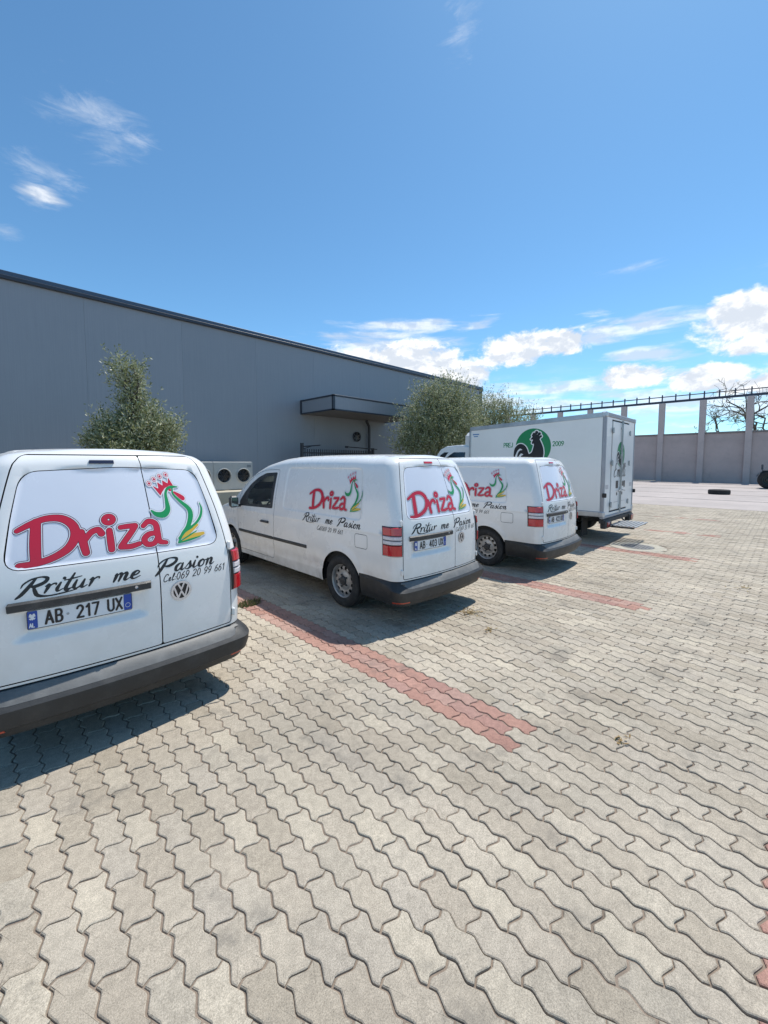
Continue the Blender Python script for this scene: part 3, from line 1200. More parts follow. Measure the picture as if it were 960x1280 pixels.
        # rubbing strip
        grid_patch('rubbing_strip', np.linspace(s * u_of_y(1.64), s * u_of_y(2.49), 16), [.612, .619, .650, .657], [.002, .014, .014, .002], [M_BLACKP], root, edge=.02)
        grid_patch('rubbing_strip', np.linspace(s * u_of_y(2.515), s * u_of_y(3.60), 18), [.612, .619, .650, .657], [.002, .014, .014, .002], [M_BLACKP], d, edge=.02)
        # lamps at the rear corners
        uu = np.linspace(s * .674, s * .905, 14)
        tl = grid_patch('taillight', np.linspace(s * .667, s * .914, 16), [.752, .758, .80, .9, 1.0, 1.058, 1.064], [0, .008, .012, .013, .012, .008, 0], [M_INK], root, edge=.03)
        for nm, z0, z1, mm in (('red_lens', .972, 1.056, M_RED), ('clear_lens', .925, .966, M_CLEAR), ('amber_lens', .878, .919, M_CLEAR), ('red_lens', .760, .872, M_RED)):
            grid_patch(nm, uu, [z0, z0 + .006, z1 - .006, z1], [.012, .021, .021, .012], [mm], tl, edge=.012)
        for zz in (.585, 1.10):
            mb = MB()
            p = base_surf(s * .672, zz, .006)
            mb.box(p[0] - .012, p[0] + .012, p[1] - .014, p[1] + .014, zz - .03, zz + .03, .008)
            mb.build('hinge', M_WHITE, root)
    rl = kid('rear_door', reg('rear_door', 'rear_l', [M_WHITE], rim=.016))
    rr_ = kid('rear_door', reg('rear_door', 'rear_r', [M_WHITE], rim=.016))
    kid('rear_window', reg('rear_window', 'film_l', [M_FILM], rim=.008), rl)
    kid('rear_window', reg('rear_window', 'film_r', [M_FILM], rim=.008), rr_)
    # seam-backing skin, so that every joint looks into the dark
    lu = np.linspace(-u_of_y(2.40), u_of_y(2.40), 70)
    grid_patch('inner_lining', lu, [.50, .72, .95, 1.2, 1.45, 1.68], [-.034] * 6, [M_DARK], root, dsp=False, closed_edge=False)
    # roof, windscreen
    bu = us[:-1]
    B3 = surf(bu, ZT(bu) - 1e-5)
    bpoly = B3[:, :2]
    ws = [(-.47, 2.72), (.47, 2.72), (.575, 3.58), (.40, 3.66), (0, 3.70), (-.40, 3.66), (-.575, 3.58)]
    WS = densify(round_poly(ws, .05), .05)
    gp = np.array([(x, y) for x in np.arange(-.75, .76, .07) for y in np.arange(.1, 4.9, .09)])
    gp = gp[poly_inside(bpoly, gp)]
    CV, CT = cdt_regions(gp, [bpoly, WS])
    cz = cap_z(CV[:, 0], CV[:, 1])
    # border points keep the height of the side wall's top edge
    dd = ((CV[:, None, :] - bpoly[None]) ** 2).sum(-1)
    j = dd.argmin(1)
    on = dd.min(1) < 1e-8
    cz = np.where(on, B3[j, 2], cz)
    C3 = np.column_stack([CV, cz])
    e = .01
    nx = -(cap_z(CV[:, 0] + e, CV[:, 1]) - cap_z(CV[:, 0] - e, CV[:, 1])) / (2 * e)
    ny = -(cap_z(CV[:, 0], CV[:, 1] + e) - cap_z(CV[:, 0], CV[:, 1] - e)) / (2 * e)
    CN = np.column_stack([nx, ny, np.ones(len(nx))])
    CN /= np.linalg.norm(CN, axis=1, keepdims=True)
    q = np.cross(C3[CT[:, 1]] - C3[CT[:, 0]], C3[CT[:, 2]] - C3[CT[:, 0]])[:, 2]
    CT = np.where((q < 0)[:, None], CT[:, ::-1], CT)
    cc_ = CV[CT].mean(1)
    inb = poly_inside(bpoly, cc_)
    inw = poly_inside(WS, cc_)
    kid('roof', region_mesh('roof', CV, CT[inb & ~inw], C3, CN, [M_WHITE], rim=0))
    kid('windscreen', region_mesh('windscreen', CV, CT[inb & inw], C3, CN, [M_GLASS], rim=0))
    # rear bumper: wraps from arch to arch
    ue = u_of_y(.585)
    bu = np.concatenate([np.linspace(-ue, -A2, 12)[:-1], np.linspace(-A2, -A1, 12)[:-1], np.linspace(-A1, A1, 25)[:-1], np.linspace(A1, A2, 12)[:-1], np.linspace(A2, ue, 12)])
    k = lambda u: ss((A2 + .22 - np.abs(u)) / .42)           # grows towards the rear
    rows_z = [.285, .236, .240, .284, .296, .350, lambda u: .396 + .05 * (1 - k(u)), lambda u: .412 + .055 * (1 - k(u)), .470, .488]
    rows_o = [lambda u: -.12 - 0 * u, lambda u: -.012 + .03 * k(u), lambda u: .000 + .036 * k(u), lambda u: .008 + .044 * k(u), lambda u: .013 + .056 * k(u), lambda u: .015 + .064 * k(u),
              lambda u: .015 + .067 * k(u), lambda u: .011 + .058 * k(u), lambda u: .006 + .012 * k(u), lambda u: .002 - .012 * k(u)]
    rb = grid_patch('rear_bumper', bu, rows_z, rows_o, [M_BUMP], root, dsp=False, edge=.05)
    pu = np.linspace(-.69, .69, 34)  # bumper's top ledge as a separate strip, its sunlit look painted in paler grey
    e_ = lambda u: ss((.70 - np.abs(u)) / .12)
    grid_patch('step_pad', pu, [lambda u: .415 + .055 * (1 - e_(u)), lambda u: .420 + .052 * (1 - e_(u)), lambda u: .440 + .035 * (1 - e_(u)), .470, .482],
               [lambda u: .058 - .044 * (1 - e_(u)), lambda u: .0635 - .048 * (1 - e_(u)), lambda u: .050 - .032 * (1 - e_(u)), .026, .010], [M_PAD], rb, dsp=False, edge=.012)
    for s in (-1, 1):
        grid_patch('reflector', np.linspace(s * .60, s * .80, 9), [.271, .274, .285, .288], [lambda u: .004 + .036 * k(u), lambda u: .012 + .040 * k(u), lambda u: .013 + .042 * k(u), lambda u: .008 + .040 * k(u)], [M_REFL], root, dsp=False, edge=.02)
    tc_ = grid_patch('tow_cover', np.linspace(.36, .44, 7), [.285, .288, .338, .341], [.050, .0625, .0675, .056], [M_BUMP], rb, dsp=False, edge=.01)
    # handle bar over the plate, with its lock; third brake lamp
    hb = grid_patch('handle_bar', np.concatenate([[-.578], np.linspace(-.572, .098, 20), [.106]]), [.902, .910, .945, .955],
                    [lambda u: .004 + .0 * u, lambda u: .016 - .008 * (np.abs(u + .236) > .336), lambda u: .019 - .009 * (np.abs(u + .236) > .336), lambda u: .003 + 0 * u], [M_BLACKP], rl, dsp=False, edge=.04)
    mb = MB()
    p = base_surf(.02, .932, .018)
    mb.lathe([(0, .0), (0, .009), (.004, .009)], 'y', p, 14, 0, False, -1)
    mb.build('lock', M_CHROME, hb)
    # plinths of the emblem on the right-hand door
    E = Decal(-.075, .075, -.075, .075, .0025)
    gx, gy = E.gx, E.gy
    disc = np.hypot(gx, gy)
    E.add(disc - .064, 0, 0)
    ring = np.abs(disc - .059) - .007
    vw = sdf_strokes(gx, gy, [np.array(q_, float) for q_ in ([(-.022, .054, .0055), (0, .008, .0055), (.022, .054, .0055)],
                                                             [(-.047, .034, .0055), (-.022, -.046, .0055), (0, -.004, .0055), (.022, -.046, .0055), (.047, .034, .0055)])])
    E.add(np.minimum(ring, np.maximum(vw, disc - .06)), 0, 1)
    E.build('emblem', lambda a, b, o: base_surf(.29 + a, .845 + b, o), [M_INK, M_CHROME], rr_, .003, .004)
    # lettering
    rear = lambda a, b, o: base_surf(-.572 + a * 1.02, 1.155 + b * .95, o - .0052)
    brand_decal('brand_lettering', rear, root)
    lst = lambda a, b, o: surf(-u_of_y(1.625 - a * 1.0), 1.145 + b * 1.02, o + .001)
    left = lambda a, b, o: surf(-u_of_y(1.63) + a * .99, 1.150 + b * .90, o + .001)
    brand_decal('brand_lettering', left, root, .005)

    def text_decal(nm, parts, fn, step):
        x1 = max(p[1] for p in parts)
        D = Decal(-.06, x1 + .08, -.06, .17, step)
        D.strokes([s for p in parts for s in p[0]], 0, 0)
        return D.build(nm, fn, [M_INK], root)

    h = .095
    r = .0075
    p1 = text_strokes('Rritur', h, .02, 0, r, True, .42, 1.36, taper=1)
    p2 = text_strokes('me', h, .455, 0, r, True, .42, 1.5, taper=1)
    p3 = text_strokes('Pasion', h, .715, 0, r, True, .42, 1.42, taper=1)
    text_decal('slogan_lettering', [p1, p2, p3], lambda a, b, o: base_surf(-.55 + a * .98, .985 + b * .95, o), .003)
    q1 = text_strokes('Rritur', h, .02, 0, r, True, .38, 1.36, taper=1)
    q2 = text_strokes('me', h, .50, 0, r, True, .38, 1.45, taper=1)
    q3 = text_strokes('Pasion', h, .76, 0, r, True, .38, 1.5, taper=1)
    text_decal('slogan_lettering', [q1, q2, q3], lambda a, b, o: surf(-u_of_y(1.72) + a * .98, .985 + b * 1.0, o + .001), .0035)
    ph = text_strokes('Cel:069 20 99 661', .052, .02, 0, .0031, True, .3, .90, .20, 0, .12)
    text_decal('phone_lettering', [ph], lambda a, b, o: base_surf(.165 + a * .86, .925 + b * .9, o), .0022)
    text_decal('phone_lettering', [ph], lambda a, b, o: surf(-u_of_y(1.42) + a * 1.02, .888 + b * 1.0, o + .001), .0028)
    # wheels
    for ay, az in ARCHES:
        for s in (-1, 1):
            w = empty('wheel', (s * .655, ay, az))
            w.parent = root
            mb = MB()
            tp = [(-.07, .195), (-.092, .205), (-.099, .24), (-.095, .28), (-.083, .303), (-.062, .314), (-.060, .308), (-.052, .308), (-.050, .316), (-.02, .319), (-.018, .311), (-.010, .311), (-.008, .319),
                  (.02, .319), (.022, .311), (.03, .311), (.032, .318), (.05, .316), (.062, .314), (.083, .303), (.095, .28), (.099, .24), (.092, .205), (.07, .195)]
            mb.lathe(tp, 'x', (0, 0, 0), 48, 0, True, 1)
            mb.build('tyre', M_TYRE, w)
            mb = MB()
            # lip, barrel and pierced disc (outer side towards s)
            mb.lathe([(.062, .196), (.075, .204), (.080, .203), (.078, .194), (.066, .188), (.040, .184), (-.06, .178)], 'x', (0, 0, 0), 48, 0, True, s)
            rings = [(.0, .052), (.058, .056), (.060, .078), (.046, .100), (.040, .120), (.048, .134), (.050, .158), (.040, .170), (.036, .185)]
            rings[0] = (.056, .04)
            n = 72
            vs = []
            for kk in range(n):
                t = 2 * math.pi * kk / n
                for a, rr2 in rings:
                    vs.append((a * s, rr2 * math.cos(t), rr2 * math.sin(t)))
            fs = []
            m_ = len(rings)
            for kk in range(n):
                for i in range(m_ - 1):
                    if i in (5, 6)[:1] + (5,) and kk % 6 in (1, 2, 3):
                        continue
                    if i == 6 and kk % 6 in (1, 2, 3):
                        continue
                    k2 = (kk + 1) % n
                    qd = (kk * m_ + i, kk * m_ + i + 1, k2 * m_ + i + 1, k2 * m_ + i)
                    fs.append(qd if s < 0 else qd[::-1])
            mb.add(vs, fs, 0, True)
            rim = mb.build('rim', M_RIM, w)
            mb = MB()
            mb.lathe([(.03, .06), (.068, .056), (.080, .046), (.083, .02), (.083, .0)], 'x', (0, 0, 0), 24, 0, True, s)
            for kk in range(5):
                t = 2 * math.pi * kk / 5
                mb.lathe([(.05, .014), (.075, .012), (.077, 0)], 'x', (0, .072 * math.cos(t), .072 * math.sin(t)), 8, 0, True, s)
            mb.build('hub_cap', M_BLACKP, w)
            mb = MB()
            mb.lathe([(.02, .0), (.02, .178), (-.05, .178)], 'x', (0, 0, 0), 32, 0, True, s)
            mb.build('brake_disc', M_DARK, w)
            # liner of the arch
            mb = MB()
            n = 28
            prof = [(.735, ARCH_R - .004), (.50, ARCH_R + .01), (.50, .05)]
            vs, fs = [], []
            for kk in range(n + 1):
                t = R(-8 + 196 * kk / n)
                for a, rr2 in prof:
                    vs.append((a * s, ay + rr2 * math.cos(t), az + rr2 * math.sin(t)))
            for kk in range(n):
                for i in range(2):
                    fs.append((kk * 3 + i, kk * 3 + i + 1, kk * 3 + 4 + i, kk * 3 + 3 + i))
            mb.add(vs, fs, 0, True)
            mb.build('wheel_arch', M_DARK, root)
    # underbody, floor, bulkhead, cabin
    mb = MB()
    mb.box(-.48, .48, .25, 4.55, .24, .70, .03)
    mb.box(-.70, .70, 1.36, 3.50, .25, .70, .02)
    mb.box(-.66, .66, .16, .52, .26, .50, .02)
    mb.build('underbody', M_DARK, root)
    mb = MB()
    mb.box(-.60, .60, 2.36, 2.39, .7, 1.70)
    mb.build('bulkhead', mat('bulkhead_grey', (.22, .22, .22), .7), root)
    mb = MB()
    mb.box(-.66, .66, 3.32, 3.72, .70, 1.02, .04)
    mb.box(-.55, -.12, 3.28, 3.5, .95, 1.09, .04)
    mb.build('dashboard', M_BLACKP, root)
    for s in (-.34, .34):
        mb = MB()
        mb.box(s - .22, s + .22, 2.52, 3.02, .62, .76, .05)
        Mx = Matrix.Translation((s, 2.50, .72)) @ Matrix.Rotation(R(12), 4, 'X')
        mb.box(-.22, .22, -.07, .07, 0, .58, .05, 0, Mx)
        mb.box(-.13, .13, -.05, .05, .61, .80, .04, 0, Mx)
        mb.build('seat', M_SEAT, root)
    mb = MB()
    Mt = Matrix.Translation((-.34, 3.17, 1.0)) @ Matrix.Rotation(R(28), 4, 'X')
    ringp = [Mt @ Vector((.18 * math.cos(t), 0, .18 * math.sin(t))) for t in np.linspace(0, 2 * math.pi, 25)]
    mb.tube(ringp, .014, 8, 0, False)
    mb.tube([Mt @ Vector((-.17, 0, .02)), Mt @ Vector((0, .02, 0)), Mt @ Vector((.17, 0, .02))], .018, 6)
    mb.tube([Mt @ Vector((0, .02, 0)), Mt @ Vector((0, .25, -.02))], .03, 8)
    mb.build('steering_wheel', M_BLACKP, root)
    return root, rl


def copy_tree(o, parent=None):
    c = o.copy()
    COL.objects.link(c)
    if parent is not None:
        c.parent = parent
    pairs = {o: c}
    for ch in list(o.children):
        copy_tree(ch, c)
    return c


def plate(txt, door):
    """number plate with blue ends, in the recess under the handle bar"""
    u0, z0, w, h = -.513, .788, .512, .108
    F = lambda a, b, o: base_surf(u0 + a, z0 + b, o - .0105)
    mb = MB()
    xs = np.linspace(0, w, 14)
    top = F(xs, np.full(14, h), 0.0)
    bot = F(xs, np.zeros(14), 0.0)
    tb, bb = F(xs, np.full(14, h), -.008), F(xs, np.zeros(14), -.008)
    n = 14
    vs = np.vstack([bot, top, bb, tb])
    fs = [(i, i + 1, n + i + 1, n + i) for i in range(n - 1)] + [(n + i, n + i + 1, 3 * n + i + 1, 3 * n + i) for i in range(n - 1)] + [(2 * n + i, 2 * n + i + 1, i + 1, i) for i in range(n - 1)]
    fs += [(0, n, 3 * n, 2 * n), (n - 1, 3 * n - 1, 4 * n - 1, 2 * n - 1)]
    mb.add(vs, fs, 0)
    p = mb.build('number_plate', M_PLATE, door)
    D = Decal(-.004, w + .004, -.004, h + .004, .002)
    gx, gy = D.gx, D.gy
    frame = np.abs(rrect_sd(gx, gy, .002, w - .002, .002, h - .002, .008)) - .0016
    D.add(frame, 0, 0)
    for x0, x1 in ((.004, .047), (w - .047, w - .004)):
        D.add(rrect_sd(gx, gy, x0, x1, .005, h - .005, .005), 0, 1)
    st = []
    a, b, c_ = txt
    for t, x in ((a, .083), (b, .228), (c_, .382)):
        st += text_strokes(t, .070, x, .019, .0058, wscale=.78, track=.20)[0]
    D.strokes(st, 0, 0)
    em = [np.array([(.184, .054, .007)], float)]
    D.strokes(em, 0, 3)
    # white double-headed bird and AL on the left band, circle on the right band
    bird = [S((.014, .074, .003), (.018, .086, .004), (.024, .066, .006), (.026, .056, .003)), S((.037, .074, .003), (.033, .086, .004), (.027, .066, .006), (.026, .056, .003)),
            np.array([(.013, .064, .002), (.018, .058, .003)], float), np.array([(.038, .064, .002), (.033, .058, .003)], float)]
    D.strokes(bird + text_strokes('AL', .022, .012, .013, .0022, wscale=.8)[0], 0, 2)
    D.add(np.abs(np.hypot(gx - (w - .0255), gy - .035) - .013) - .0012, 0, 2)
    D.build('plate_lettering', F, [M_INK, M_BLUE, M_PLATE, mat('plate_seal', (.35, .37, .38), .4)], p, .0008, .0004)
    return p


def third_lamp(m, par):
    return grid_patch('brake_light', np.linspace(-.205, -.035, 8), [.0 + 1.716, 1.719, 1.738, 1.741], [.001, .011, .009, .001], [m], par, dsp=False, edge=.02)


VAN, VAN_RL = build_van_parts()
VANS = [VAN]
for i in range(2):
    VANS.append(copy_tree(VAN))
VPOS = [(.680, 2.985, 0), (3.765, 2.785, -.8), (6.74, 2.62, 0)]
VLAB = ["nearest white delivery van, number plate AB 217 UX, cut off by the frame",
        "white delivery van with number plate AB 403 UX, middle one of its row",
        "white delivery van with number plate AB 422 UX, parked next to the box truck"]
VTXT = [('AB', '217', 'UX'), ('AB', '403', 'UX'), ('AB', '422', 'UX')]
for v, p, l, t in zip(VANS, VPOS, VLAB, VTXT):
    v.location = (p[0], p[1], 0)
    v.rotation_euler = (0, 0, R(p[2]))
    tag(v, l, 'van', 'white livery vans parked in a row')
    d = sorted([c for c in v.children if c.name.startswith('rear_door')], key=lambda c: np.mean([q.co.x for q in c.data.vertices]))[0]
    plate(t, d)
    third_lamp(M_REDD if v is VANS[0] else M_RED, d)

# ------------------------------------------------------------------ the ground
def paver_mat(name, col, tints, island):
    m = bpy.data.materials.new(name)
    m.use_nodes = True
    N, L = m.node_tree.nodes, m.node_tree.links
    b = N['Principled BSDF']
    b.inputs['Roughness'].default_value = .88
    b.inputs['Specular IOR Level'].default_value = .3
    g = N.new('ShaderNodeNewGeometry')
    if island:
        rnd = g.outputs['Random Per Island']
    else:
        rnd = N.new('ShaderNodeObjectInfo').outputs['Random']
    ramp = N.new('ShaderNodeValToRGB')
    ramp.color_ramp.interpolation = 'LINEAR'
    els = ramp.color_ramp.elements
    while len(els) < len(tints):
        els.new(.5)
    for k, t in enumerate(tints):
        els[k].position = (k + .5) / len(tints)
        els[k].color = (*t, 1)
    L.new(rnd, ramp.inputs[0])

    def noise(scale, detail, rough, lo, hi, a, c):
        n = N.new('ShaderNodeTexNoise')
        n.inputs['Scale'].default_value = scale
        n.inputs['Detail'].default_value = detail
        n.inputs['Roughness'].default_value = rough
        L.new(g.outputs['Position'], n.inputs['Vector'])
        r = N.new('ShaderNodeMapRange')
        r.inputs[1].default_value, r.inputs[2].default_value, r.inputs[3].default_value, r.inputs[4].default_value = lo, hi, a, c
        L.new(n.outputs[0], r.inputs[0])
        return n.outputs[0], r.outputs[0]

    cur = ramp.outputs[0]

    def mul(val):
        nonlocal cur
        x = N.new('ShaderNodeMix')
        x.data_type = 'RGBA'
        x.blend_type = 'MULTIPLY'
        x.inputs[0].default_value = 1
        L.new(cur, x.inputs[6])
        L.new(val, x.inputs[7])
        cur = x.outputs[2]

    fine, f1 = noise(210, 5, .85, .34, .66, .52, 1.30)      # aggregate grains
    mul(f1)
    mid, f2 = noise(26, 6, .7, .3, .7, .80, 1.12)
    mul(f2)
    _, f3 = noise(.75, 5, .65, .35, .65, .82, 1.08)       # broad wear
    mul(f3)
    # dark tyre and oil marks
    st, f4 = noise(2.3, 7, .68, .56, .70, 0, .55)
    x = N.new('ShaderNodeMix')
    x.data_type = 'RGBA'
    L.new(f4, x.inputs[0])
    L.new(cur, x.inputs[6])
    x.inputs[7].default_value = (.12, .112, .10, 1)
    cur = x.outputs[2]
    L.new(cur, b.inputs['Base Color'])
    bp = N.new('ShaderNodeBump')
    bp.inputs['Strength'].default_value = .55
    bp.inputs['Distance'].default_value = .004
    L.new(fine, bp.inputs['Height'])
    L.new(bp.outputs[0], b.inputs['Normal'])
    return m


GREYS = [(.345, .305, .25), (.43, .385, .325), (.39, .36, .31), (.47, .425, .36), (.38, .335, .28), (.45, .41, .355), (.52, .475, .395), (.41, .375, .33)]
GREYS = [tuple(a * .62 + b * .38 for a, b in zip(t, (.43, .392, .33))) for t in GREYS]
GREYS = [(a * 1.14, b * 1.09, c * 1.02) for a, b, c in GREYS]
REDS = [(.42, .235, .185), (.47, .27, .21), (.40, .23, .19), (.47, .30, .245)]
MP = {(k, i): paver_mat(f"paver_{k}_{'field' if i else 'single'}", None, GREYS if k == 'grey' else REDS, i) for k in ('grey', 'red') for i in (0, 1)}

PW, PL, PA = .1106, .2212, .0122
X0, Y0 = 2.245, 1.098


def paver_outline(blunt):
    p = PL / 2
    pts = [(0, 0), (-PA, p / 4), (PA, 3 * p / 4), (-PA, 5 * p / 4), (PA, 7 * p / 4), (0, PL),
           (PW / 4, PL + PA), (3 * PW / 4, PL - PA), (PW, PL), (PW + PA, 7 * p / 4), (PW - PA, 5 * p / 4), (PW + PA, 3 * p / 4), (PW - PA, p / 4), (PW, 0),
           (3 * PW / 4, -PA), (PW / 4, PA)]
    P = np.array(pts, float) - np.array([PW / 2, PL / 2])
    if blunt:
        out = []
        for i in range(len(P)):
            a, b, c = P[i - 1], P[i], P[(i + 1) % len(P)]
            out += [b + (a - b) * .11, b + (c - b) * .11]
        P = np.array(out)
    return P


def shrink(P, d):
    """mitred inwards offset of the outline"""
    P = np.asarray(P, float)
    ar = .5 * np.sum(P[:, 0] * np.roll(P[:, 1], -1) - np.roll(P[:, 0], -1) * P[:, 1])
    e = np.roll(P, -1, 0) - P
    e /= np.linalg.norm(e, axis=1, keepdims=True)
    n = np.stack([-e[:, 1], e[:, 0]], 1) * (1 if ar > 0 else -1)
    n0 = np.roll(n, 1, 0)
    return P + d * (n0 + n) / (1 + np.sum(n0 * n, 1, keepdims=True))


def paver_template(level):
    P = paver_outline(level == 0)
    gap = .0025
    o = shrink(P, gap)
    n = len(o)
    z = lambda Q, h: np.column_stack([Q, np.full(len(Q), h)])
    if level <= 1:
        vs = np.vstack([z(shrink(P, gap + .0045), 0.0), z(shrink(P, gap + .001), -.0028), z(o, -.014)])
        rings = 3
    else:
        vs = np.vstack([z(shrink(P, gap + .0015), 0.0), z(o, -.014)])
        rings = 2
    ar = .5 * np.sum(P[:, 0] * np.roll(P[:, 1], -1) - np.roll(P[:, 0], -1) * P[:, 1])
    vs = np.vstack([vs, [[0, 0, 0]]])
    m_ = len(vs) - 1
    fs = [(m_, i, (i + 1) % n) if ar > 0 else (m_, (i + 1) % n, i) for i in range(n)]
    for r in range(rings - 1):
        for i in range(n):
            q = (r * n + i, (r + 1) * n + i, (r + 1) * n + (i + 1) % n, r * n + (i + 1) % n)
            fs.append(q if ar > 0 else q[::-1])
    return vs, fs


def strip_red(k, y):
    """is the paver of row k whose nearer end lies at y a red one?"""
    for s0 in (-29, 0, 29, 60, 90, 120):
        if s0 <= k <= s0 + 2 and 1.0 < y < 5.6:
            return s0 < 61 or random.random() < .4
    return -.72 < y < -.2


MANHOLE = (9.62, 2.18, .40)
paving = None
PAVE_X = (-3.0, 20.0)
PAVE_Y = (-3.2, 9.4)
mb = MB()
mb.box(PAVE_X[0] - .1, PAVE_X[1], PAVE_Y[0] - .1, PAVE_Y[1], -.30, -.0080)
paving = mb.build('paving', mat('joint_sand', (.26, .205, .16), .95, var=.4, vscale=6, detail=8, bump=.5, bscale=200))
tag(paving, 'grey interlocking block paving of the yard with red bay lines', kind='structure')
cells = []
for k in range(int((PAVE_X[0] - X0) / PW), int((PAVE_X[1] - X0 - .06) / PW) + 1):
    cx = X0 + k * PW
    ph = Y0 + (PL / 2 if k % 2 else 0)
    for n in range(int(math.floor((PAVE_Y[0] - ph) / PL)), int((PAVE_Y[1] - .05 - ph) / PL)):
        y = ph + n * PL
        cy = y + PL / 2
        if (cx - MANHOLE[0]) ** 2 + (cy - MANHOLE[1]) ** 2 < (MANHOLE[2] + .11) ** 2:
            continue
        cells.append((cx, cy, strip_red(k, y)))
cells = np.array(cells, float)


def cam_px(P):
    w, p, f = R(44.86), R(4.028), 511.23
    d = np.asarray(P, float) - np.array([0, 0, 1.72])
    F = d[:, 0] * math.cos(w) + d[:, 1] * math.sin(w)
    Rr = d[:, 0] * math.sin(w) - d[:, 1] * math.cos(w)
    fw = F * math.cos(p) - d[:, 2] * math.sin(p)
    u = F * math.sin(p) + d[:, 2] * math.cos(p)
    fw = np.where(fw < .05, .05, fw)
    return 480 + f * Rr / fw, 615 - f * u / fw, fw


# a bit unevenly laid: each block is tipped and lifted by a hair
tip = rng.normal(0, .0058, (len(cells), 2))
lift = rng.normal(0, .0011, len(cells)) - .004 * (rng.uniform(size=len(cells)) < .03)
jit = rng.normal(0, .0011, (len(cells), 2))
rz = rng.normal(0, .008, len(cells))
px, py, fw = cam_px(np.column_stack([cells[:, :2], np.zeros(len(cells))]))
inview = (px > -25) & (px < 985) & (py < 1300) & (fw > .3)
size = np.where(inview, 1 / (fw ** 3), 0)
order = np.argsort(-size)
single = order[:300]
T0 = paver_template(0)
pm = {}
for c in (0, 1):
    b = MB()
    b.add(T0[0], T0[1], 0)
    pm[c] = b.mesh('paver', MP[('red' if c else 'grey', 0)])
for i in single:
    o = link('paver', pm[int(cells[i, 2])], paving, (cells[i, 0] + jit[i, 0], cells[i, 1] + jit[i, 1], lift[i]))
    o.rotation_euler = (tip[i, 0], tip[i, 1], rz[i] + (math.pi if i % 2 else 0))
rest = np.setdiff1d(np.arange(len(cells)), single)
far = np.hypot(cells[rest, 0], cells[rest, 1])
V_, Lp, St, Tt, Mi = [], [], [], [], []
vo = lo = 0
for lev, idx in ((1, rest[far < 7.5]), (2, rest[far >= 7.5])):
    tv, tf = paver_template(lev)
    m = len(idx)
    sgn = np.where(idx % 2, -1.0, 1.0)
    X = tv[None, :, 0] * sgn[:, None]
    Y = tv[None, :, 1] * sgn[:, None]
    c_, s_ = np.cos(rz[idx])[:, None], np.sin(rz[idx])[:, None]
    XX, YY = X * c_ - Y * s_, X * s_ + Y * c_
    ZZ = tv[None, :, 2] + lift[idx][:, None] + YY * tip[idx, 0][:, None] - XX * tip[idx, 1][:, None]
    V_.append(np.stack([XX + (cells[idx, 0] + jit[idx, 0])[:, None], YY + (cells[idx, 1] + jit[idx, 1])[:, None], ZZ], -1).reshape(-1, 3))
    lv = np.concatenate([np.array(f) for f in tf])
    tot = np.array([len(f) for f in tf])
    st = np.concatenate([[0], np.cumsum(tot)[:-1]])
    Lp.append((lv[None] + (np.arange(m) * len(tv))[:, None] + vo).ravel())
    St.append((st[None] + (np.arange(m) * len(lv))[:, None] + lo).ravel())
    Mi.append(np.repeat(cells[idx, 2].astype(int), len(tf)))
    vo += m * len(tv)
    lo += m * len(lv)
fm = arrays_mesh('paver_field', np.vstack(V_), np.concatenate(Lp), np.concatenate(St), None, [MP[('grey', 1)], MP[('red', 1)]], np.concatenate(Mi))
tag(link('paver_field', fm, paving), kind='stuff')

# yard concrete beyond the paving, bed behind the vans, land all round
M_CONC = mat('yard_concrete', (.44, .385, .355), .9, var=.2, vscale=.35, detail=9, dirt=((.24, .21, .2), .5, 1.1), bump=.3, bscale=40)
mb = MB()
mb.box(20.004, 47.2, -60, 9.4, -.30, -.004)
mb.box(23.05, 47.2, 9.4, 60, -.30, -.004)
tag(mb.build('concrete_yard', M_CONC), 'pinkish weathered concrete yard beyond the block paving', kind='structure')
# slabs joints of the yard: low ridges of sealing compound
mb = MB()
for x in np.arange(24.5, 47, 4.5):
    mb.box(x - .03, x + .03, -30, 9.3, -.02, .002)
mb.build('slab_joint', mat('joint_tar', (.12, .11, .105), .9), bpy.data.objects['concrete_yard'])
mb = MB()
mb.add([(-900, -900, -.31), (1500, -900, -.31), (1500, 1500, -.31), (-900, 1500, -.31)], [(0, 1, 2, 3)])
tag(mb.build('ground', mat('dry_land', (.24, .22, .16), .95, var=.3, vscale=.02, detail=10)), 'flat dry land around the yard', kind='structure')
mb = MB()
mb.box(-60, 23, 9.55, 40, -.30, .05)
tag(mb.build('planting_bed', mat('bed_soil', (.20, .165, .11), .95, var=.4, vscale=1.2, detail=9, bump=.6, bscale=30)), 'raised strip of dry soil between the parking bays and the warehouse', kind='structure')
mb = MB()
for i in range(60):
    mb.box(-3 + i * .5, -3 + i * .5 + .494, 9.41, 9.55, -.25, .12, .012)
tag(mb.build('kerb', mat('kerb_stone', (.38, .37, .34), .85, var=.15, vscale=3)), 'pale concrete kerb along the planting bed', kind='structure')
mb = MB()
mb.box(-40, 20.0, -60, -3.302, -.30, -.006)
mb.box(-40, -3.102, -3.3, 9.4, -.30, -.006)
tag(mb.build('outer_yard', M_CONC), 'worn concrete of the yard beside the paving', kind='structure')

